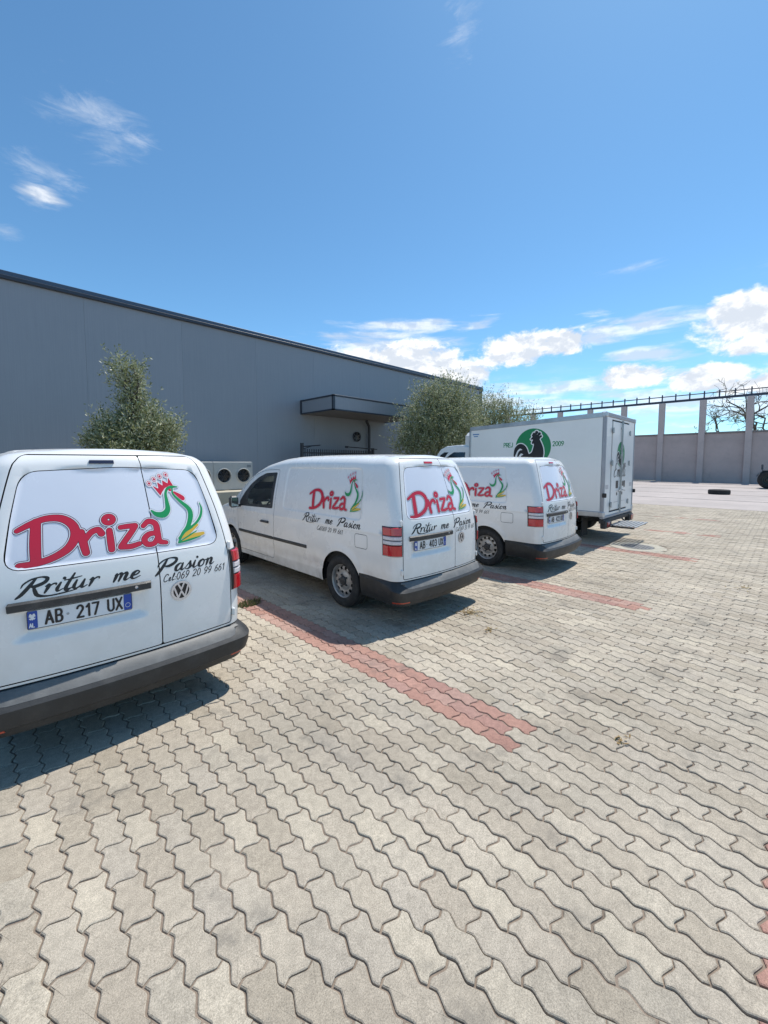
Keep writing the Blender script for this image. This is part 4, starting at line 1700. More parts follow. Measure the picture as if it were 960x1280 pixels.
# manhole
mh = empty('manhole_cover', (MANHOLE[0], MANHOLE[1], 0))
tag(mh, 'round grey manhole cover in a pale concrete ring behind the truck', 'manhole cover')
mb = MB()
mb.lathe([(-.02, .0), (.002, .0), (.002, .25), (.004, .26), (.004, .285), (-.004, .292)], 'z', (0, 0, 0), 40, 0, False, 1)
for i in range(9):
    for j in range(9):
        x, y = (i - 4) * .055, (j - 4) * .055
        if math.hypot(x, y) < .235:
            mb.box(x - .018, x + .018, y - .018, y + .018, 0, .006, .003)
mb.build('lid', mat('cast_iron', (.17, .17, .17), .6, metal=.3, var=.3, vscale=10), mh, fix=False)
mb = MB()
mb.lathe([(-.02, .30), (.0005, .30), (.0005, .50), (-.03, .52)], 'z', (0, 0, 0), 48, 0, False, 1)
mb.build('concrete_ring', mat('ring_concrete', (.42, .39, .32), .9, var=.2, vscale=8, bump=.4, bscale=90), mh)

# ------------------------------------------------------------------ warehouse
M_WALL = mat('grey_cladding', (.255, .272, .305), .42, var=.05, vscale=.5, spec=.5)
_N, _L = M_WALL.node_tree.nodes, M_WALL.node_tree.links
_b = _N['Principled BSDF']
_oi, _tc, _mp, _nz, _mr, _ad, _mx = (_N.new('ShaderNode' + t) for t in ('ObjectInfo', 'TexCoord', 'Mapping', 'TexNoise', 'MapRange', 'Math', 'Mix'))
_mp.inputs['Scale'].default_value = (7, 7, .12)
_L.new(_tc.outputs['Object'], _mp.inputs[0])
_L.new(_mp.outputs[0], _nz.inputs['Vector'])
_nz.inputs['Detail'].default_value = 7
_mr.inputs[1].default_value, _mr.inputs[2].default_value, _mr.inputs[3].default_value, _mr.inputs[4].default_value = .3, .7, .94, 1.03
_L.new(_nz.outputs[0], _mr.inputs[0])
_ad.operation = 'MULTIPLY_ADD'
_L.new(_oi.outputs['Random'], _ad.inputs[0])
_ad.inputs[1].default_value = .06
_L.new(_mr.outputs[0], _ad.inputs[2])
_mx.data_type, _mx.blend_type = 'RGBA', 'MULTIPLY'
_mx.inputs[0].default_value = 1
_L.new(_b.inputs['Base Color'].links[0].from_socket, _mx.inputs[6])
_L.new(_ad.outputs[0], _mx.inputs[7])
_L.new(_mx.outputs[2], _b.inputs['Base Color'])
M_TRIM = mat('dark_trim', (.030, .036, .052), .4)
WY = 16.5
wh = empty('warehouse', (26.8, WY, 0))
tag(wh, 'long grey metal-clad warehouse with a dark roof edge and flat canopy', 'warehouse')
L0 = lambda x0, x1, y0, y1, z0, z1, b=0.0, m=None: m.box(x0 - 26.8, x1 - 26.8, y0 - WY, y1 - WY, z0, z1, b)
mb = MB()
mb.box(-1.4985, 1.4985, -.0, .08, .0, 7.0, .0012)
wpm = mb.mesh('wall_panel', M_WALL)
for i in range(19):
    link('wall_panel', wpm, wh, (-1.5 - i * 3.0, 0, .05))
mb = MB()
L0(-30, 26.6, WY + .085, WY + 40, 0, 7.0, 0, mb)
mb.build('wall', M_WALL, wh)
mb = MB()
L0(26.5, 26.86, WY - .03, WY + .2, .05, 7.10, .004, mb)
mb.build('corner_trim', M_TRIM, wh)
mb = MB()
L0(-30, 26.9, WY - .10, WY + .25, 7.05, 7.16, .01, mb)
mb.build('coping', M_TRIM, wh)
mb = MB()
L0(-30, 26.9, WY - .05, WY + .2, 7.163, 7.30, .01, mb)
mb.build('gutter', mat('gutter_blue', (.06, .085, .13), .35), wh)
# canopy with dark frame, grey fascia and soffit
cn = MB()
CX0, CX1, CY0, CZ0, CZ1 = 11.0, 16.7, 14.0, 4.0, 4.66
for y0, y1, x0, x1 in ((CY0, CY0 + .1, CX0, CX1), (CY0, WY - .01, CX0, CX0 + .1), (CY0, WY - .01, CX1 - .1, CX1)):
    L0(x0, x1, y0, y1, CZ1 - .075, CZ1, .006, cn)
    L0(x0, x1, y0, y1, CZ0, CZ0 + .06, .006, cn)
for x, y in ((CX0, CY0), (CX1 - .1, CY0), (CX0, WY - .11), (CX1 - .1, WY - .11)):
    L0(x - .003, x + .103, y - .003, y + .103, CZ0 + .058, CZ1 - .073, 0, cn)
canopy = cn.build('canopy', M_TRIM, wh)
mb = MB()
L0(CX0 + .1, CX1 - .1, CY0 + .02, CY0 + .06, CZ0 + .06, CZ1 - .075, 0, mb)
L0(CX0 + .02, CX0 + .06, CY0 + .1, WY - .12, CZ0 + .06, CZ1 - .075, 0, mb)
L0(CX1 - .06, CX1 - .02, CY0 + .1, WY - .12, CZ0 + .06, CZ1 - .075, 0, mb)
mb.build('fascia', M_WALL, canopy)
mb = MB()
L0(CX0 + .1, CX1 - .1, CY0 + .1, WY - .02, CZ0 + .02, CZ0 + .05, 0, mb)
L0(CX0 + .1, CX1 - .1, CY0 + .1, WY - .02, CZ1 - .12, CZ1 - .06, 0, mb)
mb.build('soffit', mat('soffit', (.16, .155, .16), .6), canopy)
mb = MB()
dp = lambda x, y, z: (x - 26.8, y - WY, z)
mb.tube([dp(14.95, 16.2, 4.0), dp(15.0, 16.2, 3.88), dp(15.25, 16.32, 3.72), dp(15.3, 16.36, 3.5), dp(15.3, 16.36, .1)], .075, 10)
mb.build('downpipe', M_TRIM, wh)
# round fan in the wall
vf = empty('wall_fan', dp(14.5, WY - .04, 3.12))
vf.parent = wh
mb = MB()
mb.lathe([(.05, .255), (-.03, .26), (-.04, .235), (.03, .225)], 'y', (0, 0, 0), 32, 0, True, 1)
fr = mb.build('fan_ring', M_TRIM, vf)
mb = MB()
mb.lathe([(.035, .0), (.035, .24)], 'y', (0, 0, 0), 32, 0, False, 1)
mb.build('fan_back', M_DARK, vf)


def fan_blades(r, n, y):
    m = MB()
    for k in range(n):
        t = 2 * math.pi * k / n
        M = Matrix.Rotation(t, 4, 'Y') @ Matrix.Translation((0, y, 0)) @ Matrix.Rotation(R(26), 4, 'Z')
        poly = [(-.05 * r / .23, .04), (.05 * r / .23, .04), (.09 * r / .23, r * .92), (-.03 * r / .23, r * .96)]
        m.prism(poly, lambda a, b, d: tuple(M @ Vector((a, d, b))), -.004, .004)
    m.lathe([(y + .02, .0), (y - .03, .0), (y - .03, .045), (y + .02, .055)], 'y', (0, 0, 0), 16, 0, True, 1)
    return m


fan_blades(.23, 6, .0).build('fan_blade', mat('fan_metal', (.14, .14, .145), .5, metal=.3), vf)

# cooling unit on its plinth in front of the wall
pl = MB()
pl.box(1.2, 8.3, 14.3, 16.49, .05, .70, .02)
tag(pl.build('plinth', mat('cream_render', (.52, .46, .35), .9, var=.12, vscale=2, bump=.3, bscale=60)), 'cream rendered plinth under the cooling unit by the warehouse wall', 'plinth')
M_CASE = mat('unit_casing', (.46, .455, .43), .5, var=.08, vscale=2.5, dirt=((.3, .28, .24), .3, 3))
cu = empty('cooling_unit', (6.23, 15.0, .70))
tag(cu, 'pale grey cooling unit with round dark fans on the cream plinth', 'air conditioner')
for x0, x1, fans in ((-1.53, -.008, (-1.15, -.38)), (.0, 1.53, (.38, 1.14))):
    mb = MB()
    mb.box(x0, x1, .06, .9, .0, 1.07, .012)
    # face plate with round mouths
    mb2 = MB()
    outer = [(x0 + .004, .02), (x1 - .004, .02), (x1 - .004, 1.055), (x0 + .004, 1.055)]
    case = mb.build('casing', M_CASE, cu)
    D = Decal(x0 - .01, x1 + .01, -.01, 1.08, .014)
    d = rrect_sd(D.gx, D.gy, x0 + .004, x1 - .004, .03, 1.055, .01)
    for fx in fans:
        d = np.maximum(d, .262 - np.hypot(D.gx - fx, D.gy - .555))
    D.add(d, 0, 0)
    D.build('face_plate', lambda a, b, o: np.column_stack([a, 0 * a - .0, b]), [M_CASE], case)
    for fx in fans:
        f_ = empty('fan', (fx, 0, .555))
        f_.parent = cu
        mb = MB()
        mb.lathe([(.05, .268), (-.035, .272), (-.05, .255), (-.03, .245), (.055, .25)], 'y', (0, 0, 0), 32, 0, True, 1)
        mb.build('fan_ring', M_CASE, f_)
        mb = MB()
        mb.lathe([(.052, .0), (.052, .26)], 'y', (0, 0, 0), 24, 0, False, 1)
        mb.build('fan_back', M_DARK, f_)
        fan_blades(.24, 7, .01).build('fan_blade', mat('fan_black', (.03, .03, .033), .5), f_)
        mb = MB()
        for rr in (.08, .14, .20):
            mb.tube([(rr * math.cos(t), -.04, rr * math.sin(t)) for t in np.linspace(0, 2 * math.pi, 25)], .004, 4, 0, False)
        for t in (0, 60, 120):
            c_, s_ = math.cos(R(t)) * .245, math.sin(R(t)) * .245
            mb.tube([(-c_, -.044, -s_), (c_, -.044, s_)], .005, 4)
        mb.build('fan_guard', mat('guard_wire', (.08, .08, .085), .4, metal=.5), f_)

mb = MB()
for x, z in ((-1.2, .35), (-.5, .25), (1.1, .32)):
    mb.tube([(x, .9, z), (x, 1.2, z), (x, 1.3, z + .2), (x, 1.47, z + .25)], .03, 6)
mb.tube([(1.535, .5, .3), (1.60, .5, .3), (1.66, .55, .1), (1.70, .7, -.02), (2.0, 1.2, -.01)], .022, 6)
mb.build('pipe', M_TRIM, cu)
mb = MB()
mb.box(1.20, 1.42, -.006, -.001, .10, .20)
mb.box(1.30, 1.46, -.006, -.001, .86, .96)
mb.build('rating_plate', mat('rating_plate', (.2, .21, .22), .4), cu)

# gate under the canopy
gt = empty('metal_gate', (10.4, 15.5, 0))
tag(gt, 'dark metal bar gate standing under the warehouse canopy', 'gate')
M_GATE = mat('gate_paint', (.028, .030, .038), .45)
for x in (0.0, 4.35):
    mb = MB()
    mb.box(x - .06, x + .06, -.06, .06, .05, 2.62 if x == 0 else 2.5, .006)
    mb.build('post', M_GATE, gt)
for z in (.35, 2.16):
    mb = MB()
    mb.box(.08, 4.27, -.025, .025, z, z + .06, .005)
    mb.build('rail', M_GATE, gt)
mb = MB()
mb.box(-.016, .016, -.016, .016, .2, 2.36)
bm_ = mb.mesh('bar', M_GATE)
for i in range(34):
    link('bar', bm_, gt, (.16 + i * .122, 0, 0))
mb = MB()
mb.tube([(.0, -.05, 2.46), (.45, -.06, 2.50), (.95, -.06, 2.55)], .028, 6)
mb.tube([(.05, -.05, 2.36), (.5, -.06, 2.50)], .02, 6)
mb.tube([(2.5, -.05, 2.52), (4.6, -.05, 2.44)], .025, 6)
mb.box(2.45, 2.62, -.09, -.01, 2.46, 2.56, .01)
mb.build('closer_rod', M_GATE, gt)

# ------------------------------------------------------------------ wall with columns on the far side
M_RENDER = mat('pink_render', (.54, .435, .40), .92, var=.16, vscale=.35, detail=8, dirt=((.27, .235, .225), .5, .9), bump=.3, bscale=25)
M_COL = mat('column_concrete', (.55, .46, .43), .9, var=.14, vscale=.8, dirt=((.2, .17, .16), .45, 1.6), bump=.3, bscale=30)
bw = empty('boundary_wall', (47.0, 2.72, 0))
tag(bw, 'pinkish rendered yard wall with tall square columns beyond the parked truck', 'wall')
ysp = 3.2
mb = MB()
mb.box(-.10, .10, -ysp / 2 + .12, ysp / 2 - .12, -.05, 4.42, .012)
pw = mb.mesh('wall_panel', M_RENDER)
mb = MB()
mb.box(-.14, .12, -ysp / 2 + .13, ysp / 2 - .13, 4.33, 4.50, .015)
pc = mb.mesh('wall_coping', mat('coping_concrete', (.24, .21, .2), .9, var=.2, vscale=1))
mb = MB()
mb.box(-.30, .22, -.23, .23, -.05, 7.42, .02)
cm_ = mb.mesh('column', M_COL)
for i in range(-9, 13):
    link('column', cm_, bw, (rng.normal(0, .02), i * ysp + rng.normal(0, .03), 0))
    link('wall_panel', pw, bw, (rng.normal(0, .02), (i + .5) * ysp, rng.normal(0, .03)))
    link('wall_coping', pc, bw, (0, (i + .5) * ysp, rng.normal(0, .02)))
gn = empty('pipe_rack', (47.0, 2.72, 7.42))
tag(gn, 'dark steel beam with a thin upper rail on short posts, carried by the wall columns', 'steel beam')
M_STEEL = mat('dark_steel', (.045, .055, .085), .5, metal=.2)
yl, yh_ = -9.4 * ysp, 12.5 * ysp
mb = MB()
mb.box(-.12, .12, yl, yh_, 0.003, .20, .01)
mb.build('beam', M_STEEL, gn)
mb = MB()
mb.tube([(0, yl, .60), (0, yh_, .60)], .05, 6)
mb.build('rail', M_STEEL, gn)
mb = MB()
mb.box(-.05, .05, -.05, .05, .2, .80, .005)
pm_ = mb.mesh('post', M_STEEL)
for i in range(-28, 38):
    link('post', pm_, gn, (0, i * ysp / 3, 0))


# ------------------------------------------------------------------ trees
def leaf_cloud(name, centers, radii, count, size, mats, parent, up=.5, seed=1, density_pow=.5, tuft=0.0):
    """many narrow leaves through the volume of overlapping clumps; the edge is left ragged"""
    g = np.random.default_rng(seed)
    C_, Rr = np.array(centers, float), np.array(radii, float)
    wgt = Rr[:, 0] * Rr[:, 1] * Rr[:, 2]
    ci = g.choice(len(C_), count, p=wgt / wgt.sum())
    # leaves sit on short twigs: pick twig origins, then strew leaves along them
    nt = count // 9
    ti = g.choice(len(C_), nt, p=wgt / wgt.sum())
    d = g.normal(size=(nt, 3))
    d /= np.linalg.norm(d, axis=1, keepdims=True)
    rad = g.uniform(0, 1, nt) ** density_pow
    lump = 1 + .20 * np.sin(d[:, 0] * 7 + ti) * np.cos(d[:, 1] * 6 + 2 * ti) + g.normal(0, .07, nt)
    o = C_[ti] + d * Rr[ti] * (rad * lump)[:, None]
    td = d * .6 + g.normal(0, .35, (nt, 3)) + np.array([0, 0, up])
    td /= np.linalg.norm(td, axis=1, keepdims=True)
    tl = g.uniform(.18, .42, nt) * (1 + tuft * (d[:, 2] > .3) * g.uniform(0, 1.6, nt))
    k = g.integers(0, nt, count)
    s = g.uniform(0, 1, count)
    p = o[k] + td[k] * (tl[k] * s)[:, None] + g.normal(0, .012, (count, 3))
    ax = td[k] * .75 + g.normal(0, .55, (count, 3))
    ax /= np.linalg.norm(ax, axis=1, keepdims=True)
    sd_ = np.cross(ax, g.normal(size=(count, 3)))
    sd_ /= np.linalg.norm(sd_, axis=1, keepdims=True)
    L_ = size * g.uniform(.7, 1.4, count)[:, None]
    W_ = L_ * .17
    v = np.stack([p, p + ax * L_ * .5 + sd_ * W_, p + ax * L_, p + ax * L_ * .5 - sd_ * W_], 1).reshape(-1, 3)
    n = count
    me = arrays_mesh(name, v, np.arange(4 * n), np.arange(n) * 4, None, mats, g.integers(0, len(mats), n))
    return link(name, me, parent)


def leaf_mat(name, col, back):
    m = bpy.data.materials.new(name)
    m.use_nodes = True
    N, L = m.node_tree.nodes, m.node_tree.links
    b = N['Principled BSDF']
    b.inputs['Roughness'].default_value = .5
    b.inputs['Subsurface Weight'].default_value = 0
    g = N.new('ShaderNodeNewGeometry')
    mx = N.new('ShaderNodeMix')
    mx.data_type = 'RGBA'
    mx.inputs[6].default_value = (*col, 1)
    mx.inputs[7].default_value = (*back, 1)
    L.new(g.outputs['Backfacing'], mx.inputs[0])
    L.new(mx.outputs[2], b.inputs['Base Color'])
    tr = N.new('ShaderNodeBsdfTranslucent')
    L.new(mx.outputs[2], tr.inputs[0])
    ms = N.new('ShaderNodeMixShader')
    ms.inputs[0].default_value = .3
    L.new(b.outputs[0], ms.inputs[1])
    L.new(tr.outputs[0], ms.inputs[2])
    L.new(ms.outputs[0], N['Material Output'].inputs[0])
    return m


OLIVE = [leaf_mat('olive_leaf', (.21, .23, .095), (.39, .42, .28)), leaf_mat('olive_leaf_dark', (.125, .15, .055), (.29, .32, .19)), leaf_mat('olive_leaf_pale', (.32, .335, .16), (.50, .51, .36))]
M_BARK = mat('olive_bark', (.10, .085, .068), .9, var=.4, vscale=9, bump=.6, bscale=40)


def limbs(mb, base, trunk_h, targets, r0, seed, ext=1.0):
    g = np.random.default_rng(seed)
    b = Vector(base)
    top = b + Vector((g.normal(0, .08), g.normal(0, .08), trunk_h))
    mb.tube([b, b.lerp(top, .5) + Vector((.05, -.03, 0)), top], [r0 * 1.3, r0, r0 * .8], 9)
    for t in targets:
        t = Vector(t)
        m = top.lerp(t, .5) + Vector((g.normal(0, .15), g.normal(0, .15), g.normal(0, .1)))
        mb.tube([top, m, t], [r0 * .6, r0 * .36, r0 * .1], 6)
        for q in range(4):
            e = t + Vector((g.normal(0, .35), g.normal(0, .35), g.uniform(.1, .7))) * ext
            mb.tube([m.lerp(t, g.uniform(.3, .9)), e], [r0 * .16, .008], 4, 0, False)


def olive(loc, label, clumps, trunk_h, count, seed, tuft, size=.075):
    t = empty('olive_tree', loc)
    tag(t, label, 'tree', 'olive trees in front of the warehouse')
    mb = MB()
    limbs(mb, (0, 0, 0), trunk_h, [c[:3] for c in clumps[:9]], .11, seed, .35 if tuft < .5 else 1.0)
    mb.build('trunk', M_BARK, t)
    leaf_cloud('crown', [c[:3] for c in clumps], [c[3:] for c in clumps], count, size, OLIVE, t, .55, seed, .55, tuft)
    return t


# left tree: rising behind the nearest van, with a narrow leader; world axes seen from the camera run
# roughly right = (+x, -y)
def rgt(a, b=0.0):
    return (a * .86 + b * .5, -a * .5 + b * .86)


def cl(a, b, z, ra, rb=None, rz_=None):
    x, y = rgt(a, b)
    return (x, y, z, ra, rb or ra, rz_ or ra)


TREE_L = [cl(0, 0, 1.95, .85, .9, .65), cl(-.52, .1, 2.30, .42, .5, .48), cl(.42, -.1, 2.40, .46, .5, .45), cl(.03, .1, 2.75, .42, .45, .45), cl(.72, 0, 2.55, .30, .3, .30),
          cl(-.10, 0, 3.22, .27, .28, .36), cl(-.10, .05, 3.62, .32, .32, .32), cl(-.24, 0, 3.95, .27, .25, .26), cl(.10, 0, 3.85, .20, .2, .22), cl(-.82, 0, 2.15, .30, .4, .30), cl(.30, 0, 2.95, .22, .2, .22)]
olive((2.93, 11.7, .05), 'small bushy olive tree with a narrow upright top behind the nearest van', TREE_L, 1.3, 38000, 3, .3, .07)
TREE_M = [cl(0, 0, 2.6, 1.75, 1.6, 1.35), cl(-1.0, .1, 3.3, 1.05, 1.1, 1.1), cl(.1, 0, 4.1, 1.35, 1.2, 1.05), cl(1.2, -.1, 3.3, .95, 1.1, 1.2), cl(-.6, 0, 4.7, .75, .8, .65), cl(.5, .1, 5.05, .8, .8, .55), cl(1.2, 0, 4.6, .6, .7, .6), cl(-1.6, 0, 2.5, .75, .9, .9)]
olive((15.6, 11.8, .05), 'large dense grey-green olive tree at the warehouse corner', TREE_M, 1.4, 62000, 5, .9, .085)
TREE_R = [cl(0, 0, 2.8, 1.7, 1.5, 1.5), cl(-1.2, 0, 3.9, 1.1, 1.1, 1.1), cl(.2, .1, 4.2, 1.2, 1.1, .95), cl(1.6, 0, 3.9, 1.0, 1.1, .9), cl(-.4, 0, 4.9, .8, .8, .55), cl(2.4, 0, 3.5, .8, .9, .7), cl(.9, 0, 4.8, .6, .7, .5)]
olive((21.0, 12.2, .05), 'paler loose olive tree with upright shoots above the truck box', TREE_R, 1.4, 46000, 9, 1.4, .085)

# bare tree beyond the wall
bt = empty('bare_tree', (62.0, 2.6, 0))
tag(bt, 'nearly leafless tree with a crooked trunk beyond the yard wall', 'tree')
mb = MB()
gb = np.random.default_rng(21)


def grow(p, d, L_, r, depth):
    q = p + d * L_ * .5 + Vector(gb.normal(0, .06 * L_, 3))
    e = p + d * L_ + Vector(gb.normal(0, .09 * L_, 3))
    mb.tube([p, q, e], [r, r * .85, r * .66], 6 if depth < 3 else 4, 0, False)
    TIPS.append(e) if depth >= 3 else None
    if depth >= 5:
        return
    for k in range(3 if depth else 4):
        nd = (d * .75 + Vector(gb.normal(0, .62, 3)) + Vector((0, 0, .12))).normalized()
        grow(e if k else q, nd, L_ * gb.uniform(.58, .8), r * .58, depth + 1)


TIPS = []
grow(Vector((0, 0, 0)), Vector((.05, .12, 1)).normalized(), 4.6, .30, 0)
mb.build('trunk', mat('grey_bark', (.12, .10, .085), .9, var=.3, vscale=3), bt)
g2 = np.random.default_rng(4)
tp = np.array([tuple(t) for t in TIPS])
k_ = g2.choice(len(tp), 1500)
leaf_cloud('crown', tp[g2.choice(len(tp), 160, replace=len(tp) < 160)], np.full((160, 3), .22), 1700, .16, [leaf_mat('dry_leaf', (.16, .12, .05), (.2, .16, .08)), OLIVE[0]], bt, .2, 6)

# ------------------------------------------------------------------ the box truck
M_BOX = mat('box_panel', (.82, .82, .80), .36, var=.035, vscale=.9, coat=.25, dirt=((.55, .52, .46), .16, 1.6))
M_ALU = mat('aluminium', (.52, .53, .55), .36, metal=.75, var=.15, vscale=5)
M_ALUD = mat('grey_profile', (.34, .35, .38), .45, metal=.3, var=.15, vscale=5)
M_CHASSIS = mat('chassis_black', (.03, .03, .032), .6, var=.3, vscale=6, dirt=((.14, .12, .1), .5, 6))
TX, TY, TW, TLN = 9.30, 2.77, 2.20, 3.30
tr = empty('box_truck', (TX, TY, 0))
tag(tr, 'white refrigerated box truck with a black rooster on a green disc, last in the row', 'truck')
ZB, ZR, ZF = .60, 2.78, 2.66
ztop = lambda y: ZR + (ZF - ZR) * y / TLN


def hexa(mb, x0, x1, y0, y1, za, zb, b=0):
    """block whose top follows the slightly falling roof: za/zb are offsets below the roof line or absolute (<1.5)"""
    k = len(mb.v)
    mb.box(x0, x1, y0, y1, 0, 1, b)
    for i in range(k, len(mb.v)):
        x, y, z = mb.v[i]
        lo = za if za > 0.3 else ztop(y) + za
        hi = zb if zb > 0.3 else ztop(y) + zb
        mb.v[i] = (x, y, lo + (hi - lo) * z)
    return mb


for x0, x1 in ((0, .05), (TW - .05, TW)):
    mb = MB()
    hexa(mb, x0, x1, .062, TLN - .06, ZB + .10, -.10)
    mb.build('side_panel', M_BOX, tr)
mb = MB()
hexa(mb, .05, TW - .05, .05, TLN - .05, -.06, -.012)
mb.build('roof', M_BOX, tr)
mb = MB()
hexa(mb, .05, TW - .05, TLN - .06, TLN - .01, ZB + .05, -.06)
mb.build('front_panel', M_BOX, tr)
mb = MB()
for x0, x1 in ((-.012, .075), (TW - .075, TW + .012)):
    hexa(mb, x0, x1, .012, TLN - .012, -.098, .0, .012)
    mb.box(x0, x1, .012, TLN - .012, ZB - .02, ZB + .098, .012)
    hexa(mb, x0, x1, TLN - .058, TLN + .004, ZB + .10, -.10, .01)
mb.box(0.08, TW - .08, .06, TLN - .06, ZB - .01, ZB + .04)
for y0, y1, o in ((.0, .0, 0),):
    hexa(mb, .077, TW - .077, TLN - .05, TLN + .002, -.09, -.003, .01)
edge = mb.build('edge_profile', M_ALU, tr)
# rear frame
mb = MB()
hexa(mb, .0, .055, -.01, .06, ZB + .0, -.085, .008)
hexa(mb, TW - .055, TW, -.01, .06, ZB + .0, -.085, .008)
mb.box(-.004, TW + .004, -.014, .06, ZR - .083, ZR + .004, .012)
mb.box(-.004, TW + .004, -.014, .06, ZB - .06, ZB - .003, .010)
mb.build('rear_frame', M_ALUD, tr)
for x in (-.02, TW - .09):
    for z0, z1 in ((ZR - .10, ZR + .012), (ZB - .03, ZB + .10)):
        mb = MB()
        mb.box(x, x + .11, -.022, .09, z0, z1, .02)
        mb.build('corner_casting', M_ALU, edge)
mb = MB()
mb.box(.057, .418, .0, .05, ZB + .0, ZR - .086, .004)
mb.box(1.712, TW - .057, .0, .05, ZB + .0, ZR - .086, .004)
mb.box(.421, 1.709, .0, .05, ZR - .125, ZR - .086, .003)
mb.box(.421, 1.709, .0, .05, ZB + .0, ZB + .05, .003)
mb.build('rear_panel', M_BOX, tr)
mb = MB()
mb.box(.423, 1.707, .012, .05, ZB + .055, ZR - .128)
mb.build('door_seal', M_GAP, tr)
M_LOCK = mat('galvanised', (.42, .43, .44), .4, metal=.7, var=.2, vscale=12)
for x0, x1, hx, lx in ((.455, 1.056, .43, 1.030), (1.074, 1.675, 1.70, 1.100)):
    mb = MB()
    mb.box(x0, x1, -.016, .03, ZB + .088, ZR - .160, .008)
    dr = mb.build('rear_door', M_BOX, tr)
    for z in (.82, 1.72, 2.42):
        mb = MB()
        mb.box(hx - .045, hx + .045, -.034, -.0165, z - .045, z + .045, .006)
        mb.tube([(hx, -.034, z - .06), (hx, -.034, z + .06)], .014, 8)
        mb.build('hinge', M_LOCK, dr)
    mb = MB()
    mb.tube([(lx, -.036, ZB + .02), (lx, -.036, ZR - .11)], .010, 8)
    for z in (.76, 1.15, 1.9, 2.5):
        mb.box(lx - .022, lx + .022, -.042, -.0165, z - .025, z + .025, .004)
    mb.tube([(lx, -.06, 1.12), (lx + (.20 if lx > 1.06 else -.20), -.062, 1.10)], .012, 6)
    mb.build('lock_rod', M_LOCK, dr)
M_SIGN = mat('reflective_grey', (.5, .5, .52), .3)
mb = MB()
mb.box(.12, .30, -.004, -.001, 1.17, 1.26)
mb.box(1.90, 2.08, -.004, -.001, 1.17, 1.26)
mb.build('reflective_tape', M_SIGN, tr)
mb = MB()
for x in (-.03, TW - .02):
    mb.box(x, x + .05, -.06, .02, 1.0, 1.09, .01)
mb.build('marker_lamp', M_INK, tr)

# printed marks of the box
G_GREEN = mat('logo_green', (.012, .235, .085), .4)


def rooster(name, fn, parent, R_=.42, step=.01, low=-1.0):
    """black cock with white edge on a green disc, 1 unit = disc radius"""
    st = step / R_
    D = Decal(-1.15, 1.15, -1.1, 1.1, st)
    gx, gy = D.gx, D.gy
    disc = np.hypot(gx, gy) - 1
    body = [S((.10, .50, .10), (.20, .34, .17), (.28, .1, .22), (.30, -.2, .30), (.22, -.5, .34), (-.1, -.62, .26), (-.35, -.56, .16)),
            S((.10, .50, .14), (.2, .52, .14), (.3, .47, .1)), S((-.02, .46, .07), (-.12, .42, .02)),
            S((-.02, .62, .05), (.05, .70, .075)), S((.15, .66, .05), (.2, .78, .085)), S((.28, .62, .05), (.36, .70, .08)), S((.34, .5, .05), (.44, .56, .06)),
            S((.02, .32, .05), (.0, .22, .06))]
    tail = [S((-.30, -.45, .10), (-.48, -.08, .13), (-.72, .06, .13), (-.95, -.10, .11), (-1.05, -.42, .06), (-1.06, -.62, .02)),
            S((-.32, -.52, .08), (-.52, -.30, .09), (-.70, -.26, .09), (-.84, -.46, .05), (-.86, -.66, .02)),
            S((-.34, -.60, .06), (-.50, -.50, .07), (-.62, -.52, .05), (-.68, -.72, .02))]
    legs = [S((.10, -.75, .09), (.08, -.98, .04)), S((.28, -.75, .09), (.30, -.98, .04))]
    blk = sdf_strokes(gx, gy, body + tail + legs)
    D.add(disc, 0, 0)
    D.add(blk, .055, 1)
    D.add(blk, 0, 2)
    return D.build(name, fn, [G_GREEN, M_BOX, M_INK], parent, .0012, .0008)


side = lambda yc, zc, r: (lambda a, b, o: np.column_stack([0 * a - o, yc - a * r, zc + b * r]))
rooster('rooster_logo', side(4.33 - TY, 2.10, .43), tr, .43, .011)


for txt, y in (('PREJ', 5.07), ('2009', 3.86)):
    st, x1 = text_strokes(txt, .10, 0, 0, .0085, False, 0, .95)
    D = Decal(-.03, x1 + .03, -.03, .14, .004)
    D.strokes(st, 0, 0)
    D.build('side_lettering', lambda a, b, o, y=y: np.column_stack([0 * a - o, y - TY - a, 2.11 + b]), [G_GREEN], tr)
D = Decal(0, .22, 0, .12, .006)
D.add(rrect_sd(D.gx, D.gy, .01, .20, .07, .10, .008), 0, 0)
D.add(rrect_sd(D.gx, D.gy, .04, .17, .02, .045, .008), 0, 0)
D.build('maker_label', lambda a, b, o: np.column_stack([0 * a - o, 5.98 - TY - a, 2.38 + b]), [mat('label_blue', (.12, .25, .45), .4)], tr)
back = lambda xc, zc, r, off: (lambda a, b, o: np.column_stack([xc + a * r, 0 * a - off - o, zc + b * r]))
rooster('door_logo', back(1.065, 1.92, .28, .0165), tr, .28, .007)
st, x1 = text_strokes('Emelli', .30, 0, 0, .015, True, .25, 1.05, taper=1)
D = Decal(-.1, x1 + .1, -.08, .38, .006)
D.strokes(st, 0, 0)
D.build('door_lettering', lambda a, b, o: np.column_stack([.60 + a * 1.05, 0 * a - .0165 - o, 1.42 + b]), [M_INK], tr)
D = Decal(0, 1.0, 0, .6, .008)
for x0, x1_, z0, z1 in ((.20, .38, .36, .53), (.56, .66, .38, .51), (.69, .78, .40, .52), (.80, .90, .37, .52), (.26, .33, .20, .27), (.66, .72, .20, .27)):
    D.add(rrect_sd(D.gx, D.gy, x0, x1_, z0, z1, .02), 0, 0)
D.strokes([np.array([(.10 + .028 * i, .06, .007)], float) for i in range(12)] + [np.array([(.58 + .028 * i, .06, .007)], float) for i in range(12)], 0, 0)
D.build('door_marks', lambda a, b, o: np.column_stack([.56 + a, 0 * a - .0165 - o, .80 + b]), [M_INK], tr)

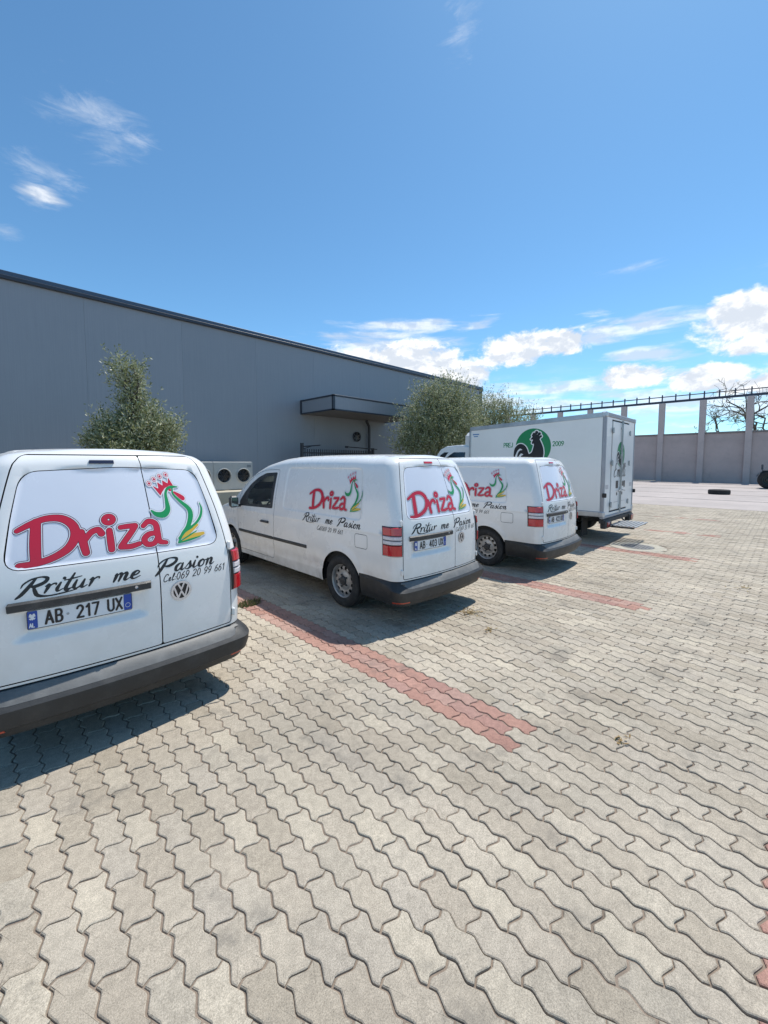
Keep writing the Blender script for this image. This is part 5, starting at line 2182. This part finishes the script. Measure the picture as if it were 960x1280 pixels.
# chassis, rear lamps, folding step
mb = MB()
for x in (.62, 1.46):
    mb.box(x, x + .12, .05, 5.2, .40, .535, .01)
for y in (.3, 1.5, 2.7):
    mb.box(.05, TW - .05, y, y + .10, .537, .595, .005)
mb.box(.02, TW - .02, -.02, .08, .44, .53, .01)
mb.tube([(.15, 1.2, .36), (.15, 2.6, .36)], .16, 12)
mb.tube([(.74, 1.05, .33), (1.46, 1.05, .33)], .07, 8)
mb.tube([(.30, 4.2, .36), (1.9, 4.2, .36)], .05, 8)
mb.build('chassis', M_CHASSIS, tr)
for x0 in (.05, 1.85):
    mb = MB()
    mb.box(x0, x0 + .30, -.05, .06, .33, .50, .015)
    lh = mb.build('tail_lamp', M_CHASSIS, tr)
    mb = MB()
    mb.box(x0 + .10, x0 + .28, -.064, -.048, .36, .47, .008)
    mb.build('red_lens', mat('lamp_red', (.33, .03, .03), .2, coat=.5), lh)
mb = MB()
mb.box(.38, .42, -.50, .05, .34, .37)
mb.box(1.32, 1.36, -.50, .05, .34, .37)
for x in (.40, 1.34):
    mb.tube([(x, .04, .50), (x, -.1, .36)], .018, 6)
stp = mb.build('folding_step', M_CHASSIS, tr)
mb = MB()
mb.box(.36, 1.38, -.022, .022, -.012, .012, .006)
sm_ = mb.mesh('tread_bar', mat('step_grey', (.36, .37, .38), .45, metal=.5, var=.2, vscale=8))
for i in range(7):
    link('tread_bar', sm_, stp, (0, -.06 - i * .075, .383))
for x in (.06, 1.80):
    mb = MB()
    mb.box(x, x + .34, .42, .44, .12, .56, .004)
    mb.build('mud_flap', mat('flap_rubber', (.025, .025, .026), .8), tr)


def truck_wheel(x, y, s, par, r=.345, w=.2, dual=False, rm=None):
    wl = empty('wheel', (x, y, r))
    wl.parent = par
    mb = MB()
    for dx in ((0, -s * .23) if dual else (0,)):
        h = w / 2
        mb.lathe([(-h * .6, r * .58), (-h * .95, r * .62), (-h, r * .8), (-h * .85, r * .95), (-h * .6, r), (-.02, r), (-.018, r - .01), (.018, r - .01), (.02, r), (h * .6, r), (h * .85, r * .95), (h, r * .8), (h * .95, r * .62), (h * .6, r * .58)], 'x', (dx, 0, 0), 36, 0, True, 1)
    mb.build('tyre', M_TYRE, wl)
    mb = MB()
    mb.lathe([(-w * .3, r * .55), (w * .42, r * .60), (w * .46, r * .57), (w * .30, r * .52), (w * .05, r * .44), (w * .10, r * .30), (w * .40, r * .26), (w * .42, 0)], 'x', (0, 0, 0), 32, 0, True, s)
    for k in range(6):
        t = 2 * math.pi * k / 6
        mb.lathe([(w * .08, .016), (w * .2, .014), (w * .21, 0)], 'x', (0, r * .37 * math.cos(t), r * .37 * math.sin(t)), 6, 0, True, s)
    mb.build('rim', rm or M_RIM, wl)
    return wl


truck_wheel(.22, 1.05, -1, tr, dual=True)
truck_wheel(TW - .22, 1.05, 1, tr, dual=True)
truck_wheel(.27, 4.2, -1, tr)
truck_wheel(TW - .27, 4.2, 1, tr)
# cooling unit on the front of the box
mb = MB()
mb.box(.35, TW - .35, TLN + .006, TLN + .42, 2.05, 2.56, .09)
fu = mb.build('cooling_unit', mat('unit_white', (.76, .76, .74), .4, var=.04, vscale=3), tr)
mb = MB()
for i in range(6):
    mb.box(.55, TW - .55, TLN + .415, TLN + .435, 2.14 + i * .055, 2.165 + i * .055, .004)
mb.build('louver', M_ALUD, fu)
# cab: profile (y, z) lofted across, narrower at the roof
prof = [(3.36, .48), (3.36, 1.30), (3.38, 2.02), (3.50, 2.17), (3.75, 2.225), (4.25, 2.20), (4.45, 2.12), (4.92, 1.42), (5.02, 1.30), (5.45, 1.16), (5.62, .95), (5.66, .55), (5.60, .36), (4.68, .36), (4.62, .55), (4.42, .74), (4.2, .80), (3.98, .74), (3.80, .55), (3.74, .42)]
XS = [(.18, .05), (.13, .02), (.10, .0)]
mb = MB()
n = len(prof)


def cabx(z, y):
    """half-width of the cab at a height"""
    return .98 - .16 * float(ss((z - 1.25) / 1.0)) - .05 * float(ss((y - 4.6) / 1.0))


rows = []
for u, inset in ((-1, .045), (-.985, .012), (-.95, 0), (0, -.0), (.95, 0), (.985, .012), (1, .045)):
    cx_, cz_ = 4.4, 1.2
    r_ = []
    for y, z in prof:
        k = 1 - inset / max(.3, math.hypot(y - cx_, z - cz_))
        yy, zz = cx_ + (y - cx_) * k, cz_ + (z - cz_) * k
        r_.append((1.1 + u * cabx(z, y), yy, zz + (.03 * (1 - abs(u)) if z > 1.1 else 0)))
    rows.append(r_)
vs = [p for r_ in rows for p in r_]
fs = []
for a in range(len(rows) - 1):
    for i in range(n):
        fs.append((a * n + i, a * n + (i + 1) % n, (a + 1) * n + (i + 1) % n, (a + 1) * n + i))
fs += [tuple(range(n))[::-1], tuple(range((len(rows) - 1) * n, len(rows) * n))]
mb.add(vs, fs, 0, False)
cab = mb.build('cab', M_WHITE, tr, fix=True)
M_CABG = mat('dark_glass', (.012, .015, .017), .06, coat=1.0)
for s in (-1, 1):
    mb = MB()
    wpoly = [(3.62, 1.32), (3.60, 2.02), (4.30, 2.03), (4.42, 1.96), (4.78, 1.42), (4.76, 1.32)]
    mb.prism(wpoly, lambda a, b, d: (1.1 + s * (cabx(b, a) + d), a, b), -.03, .004)
    mb.build('side_window', M_CABG, cab, fix=True)
    mb = MB()
    dpoly = [(3.55, .62), (3.54, 1.27), (4.86, 1.27), (4.88, 1.02), (4.70, .86), (4.2, .84), (3.80, .66)]
    mb.prism(dpoly, lambda a, b, d: (1.1 + s * (cabx(b, a) + d), a, b), -.02, .005)
    dcab = mb.build('cab_door', M_WHITE, cab, fix=True)
    mb = MB()
    mb.box(1.1 + s * .985, 1.1 + s * 1.015, 3.66, 3.84, 1.17, 1.20, .008)
    mb.build('handle', M_BLACKP, dcab)
    mb = MB()
    mb.tube([(1.1 + s * .93, 4.66, 1.42), (1.1 + s * 1.14, 4.72, 1.5)], .02, 6)
    mb.box(1.1 + s * 1.06, 1.1 + s * 1.26, 4.68, 4.78, 1.40, 1.74, .035)
    mb.build('mirror', M_BLACKP, cab)
    mb = MB()
    mb.box(1.1 + s * .60, 1.1 + s * .92, 5.56, 5.665, .74, .92, .03)
    mb.build('headlight', M_CLEAR, cab)
mb = MB()
wsp_ = [(-.74, 0), (.74, 0), (.66, .78), (-.66, .78)]
d_ = Vector((0, 4.45 - 4.90, 2.07 - 1.46))
d_.normalize()
mb.prism(wsp_, lambda a, b, d: (1.1 + a, 4.895 + d_.y * b + d * .8, 1.475 + d_.z * b + d * .55), -.02, .036)
mb.build('windscreen', M_CABG, cab, fix=True)
mb = MB()
mb.box(.18, 2.02, 5.62, 5.74, .34, .62, .04)
mb.box(.55, 1.65, 5.60, 5.68, .72, .90, .02)
mb.build('front_bumper', M_BLACKP, cab)

# ------------------------------------------------------------------ far yard: loose tyre, tractor
lt = empty('loose_tyre', (29.3, 2.80, 0))
tag(lt, 'black truck tyre lying flat alone on the open yard', 'tyre')
mb = MB()
prof_t = [(.04, .29), (.0, .34), (.0, .44), (.03, .49), (.07, .50), (.075, .488), (.105, .488), (.11, .50), (.15, .50), (.155, .488), (.185, .488), (.19, .50), (.23, .49), (.26, .44), (.26, .34), (.22, .29), (.21, .31), (.05, .31), (.04, .29)]
mb.lathe(prof_t, 'z', (0, 0, -.004), 40, 0, True, 1)
mb.build('tyre', M_TYRE, lt)

tt = empty('tractor', (38.3, 1.02, 0), R(0))
tag(tt, 'dark tractor with a big rear wheel, half out of frame by the wall', 'tractor')
M_TRAC = mat('tractor_paint', (.035, .045, .042), .45, var=.3, vscale=3)
mb = MB()
mb.box(-.30, .30, -2.3, .5, .72, 1.15, .08)
mb.box(-.26, .26, -2.45, -.9, 1.152, 1.42, .10)
mb.tube([(-.0, -.35, 1.1), (0, -.62, 1.62)], .03, 6)
mb.build('body', M_TRAC, tt)
mb = MB()
mb.tube([(.2 * math.cos(t), -.62 + .08 * math.sin(t), 1.62 + .18 * math.sin(t)) for t in np.linspace(0, 2 * math.pi, 17)], .016, 6, 0, False)
mb.build('steering_wheel', M_BLACKP, tt)
mb = MB()
mb.box(-.25, .25, -.05, .42, 1.15, 1.26, .04)
mb.box(-.25, .25, .36, .46, 1.262, 1.66, .04)
mb.build('seat', M_SEAT, tt)
mb = MB()
for s in (-1, 1):
    ring = [(0, .0 + .70 * math.cos(R(t)), .60 + .70 * math.sin(R(t))) for t in range(20, 165, 12)]
    for a, b in zip(ring[:-1], ring[1:]):
        k = len(mb.v)
        mb.add([(s * .45, *a[1:]), (s * .80, *a[1:]), (s * .80, *b[1:]), (s * .45, *b[1:]), (s * .45, a[1] * .97, a[2] - .02), (s * .80, a[1] * .97, a[2] - .02), (s * .80, b[1] * .97, b[2] - .02), (s * .45, b[1] * .97, b[2] - .02)],
               [(0, 1, 2, 3), (4, 7, 6, 5), (0, 4, 5, 1), (2, 6, 7, 3)], 0)
mb.build('fender', M_TRAC, tt, fix=False)
mb = MB()
mb.tube([(.15, -1.6, 1.4), (.15, -1.6, 2.1)], .035, 8)
mb.build('exhaust', M_CHASSIS, tt)
for s in (-1, 1):
    w = truck_wheel(s * .62, .0, s, tt, r=.61, w=.34, rm=M_TRAC)
    w2 = truck_wheel(s * .52, -2.0, s, tt, r=.36, w=.2, rm=M_TRAC)

# ------------------------------------------------------------------ weeds and dry leaves on the paving
G_ = np.random.default_rng(12)


def weed(loc, r, n, h, label, mats):
    v = []
    for i in range(n):
        a, q = G_.uniform(0, 2 * math.pi), r * math.sqrt(G_.uniform())
        p = np.array([q * math.cos(a) * 1.5, q * math.sin(a), 0])
        d = np.array([G_.normal(0, .5), G_.normal(0, .5), 1.0])
        d /= np.linalg.norm(d)
        l = h * G_.uniform(.4, 1.1)
        sd_ = np.cross(d, [math.cos(a), math.sin(a), .2])
        sd_ = sd_ / np.linalg.norm(sd_) * .006
        v += [p - sd_, p + sd_, p + d * l + sd_ * .3, p + d * l * 1.02 - sd_ * .3]
    n4 = len(v) // 4
    me = arrays_mesh('weed', np.array(v), np.arange(4 * n4), np.arange(n4) * 4, None, mats, G_.integers(0, len(mats), n4))
    o = link('weed_tuft', me, None, loc)
    return tag(o, label, 'weed')


weed((2.30, 4.62, 0), .11, 260, .055, 'small green weed tuft in the shade at the end of the red bay line', [leaf_mat('weed_leaf', (.06, .10, .03), (.1, .14, .05)), leaf_mat('weed_dry', (.16, .14, .06), (.2, .18, .09))])


def litter(loc, r, n, label):
    v = []
    for i in range(n):
        a, q = G_.uniform(0, 2 * math.pi), r * abs(G_.normal(0, .5))
        c = np.array([q * math.cos(a), q * math.sin(a), G_.uniform(.004, .016)])
        t = G_.uniform(0, 2 * math.pi)
        e1 = np.array([math.cos(t), math.sin(t), G_.normal(0, .35)]) * G_.uniform(.010, .024)
        e2 = np.array([-math.sin(t), math.cos(t), G_.normal(0, .35)]) * G_.uniform(.005, .010)
        v += [c - e1, c + e2, c + e1, c - e2]
    n4 = len(v) // 4
    me = arrays_mesh('dry_leaves', np.array(v), np.arange(4 * n4), np.arange(n4) * 4, None, [mat('dead_leaf', (.26, .17, .07), .8), mat('dead_leaf_pale', (.36, .27, .13), .8)], G_.integers(0, 2, n4))
    return tag(link('dry_leaves', me, None, loc), label, 'leaves', kind='stuff')


def ground_at(x, y):
    a, e = pix(x, y)
    d = 1.72 / math.tan(-e)
    return (d * math.cos(a), d * math.sin(a), 0)


litter(ground_at(588, 766), .16, 110, 'small heap of brown dry leaves on sunlit paving behind the middle van')
litter(ground_at(612, 788), .14, 26, 'few scattered dry leaves on the paving in front of the red line')
litter(ground_at(775, 926), .07, 14, 'tiny pinch of dry leaves on the open paving')
litter(ground_at(930, 735), .25, 30, 'thin scatter of dry leaves on the paving at the right')
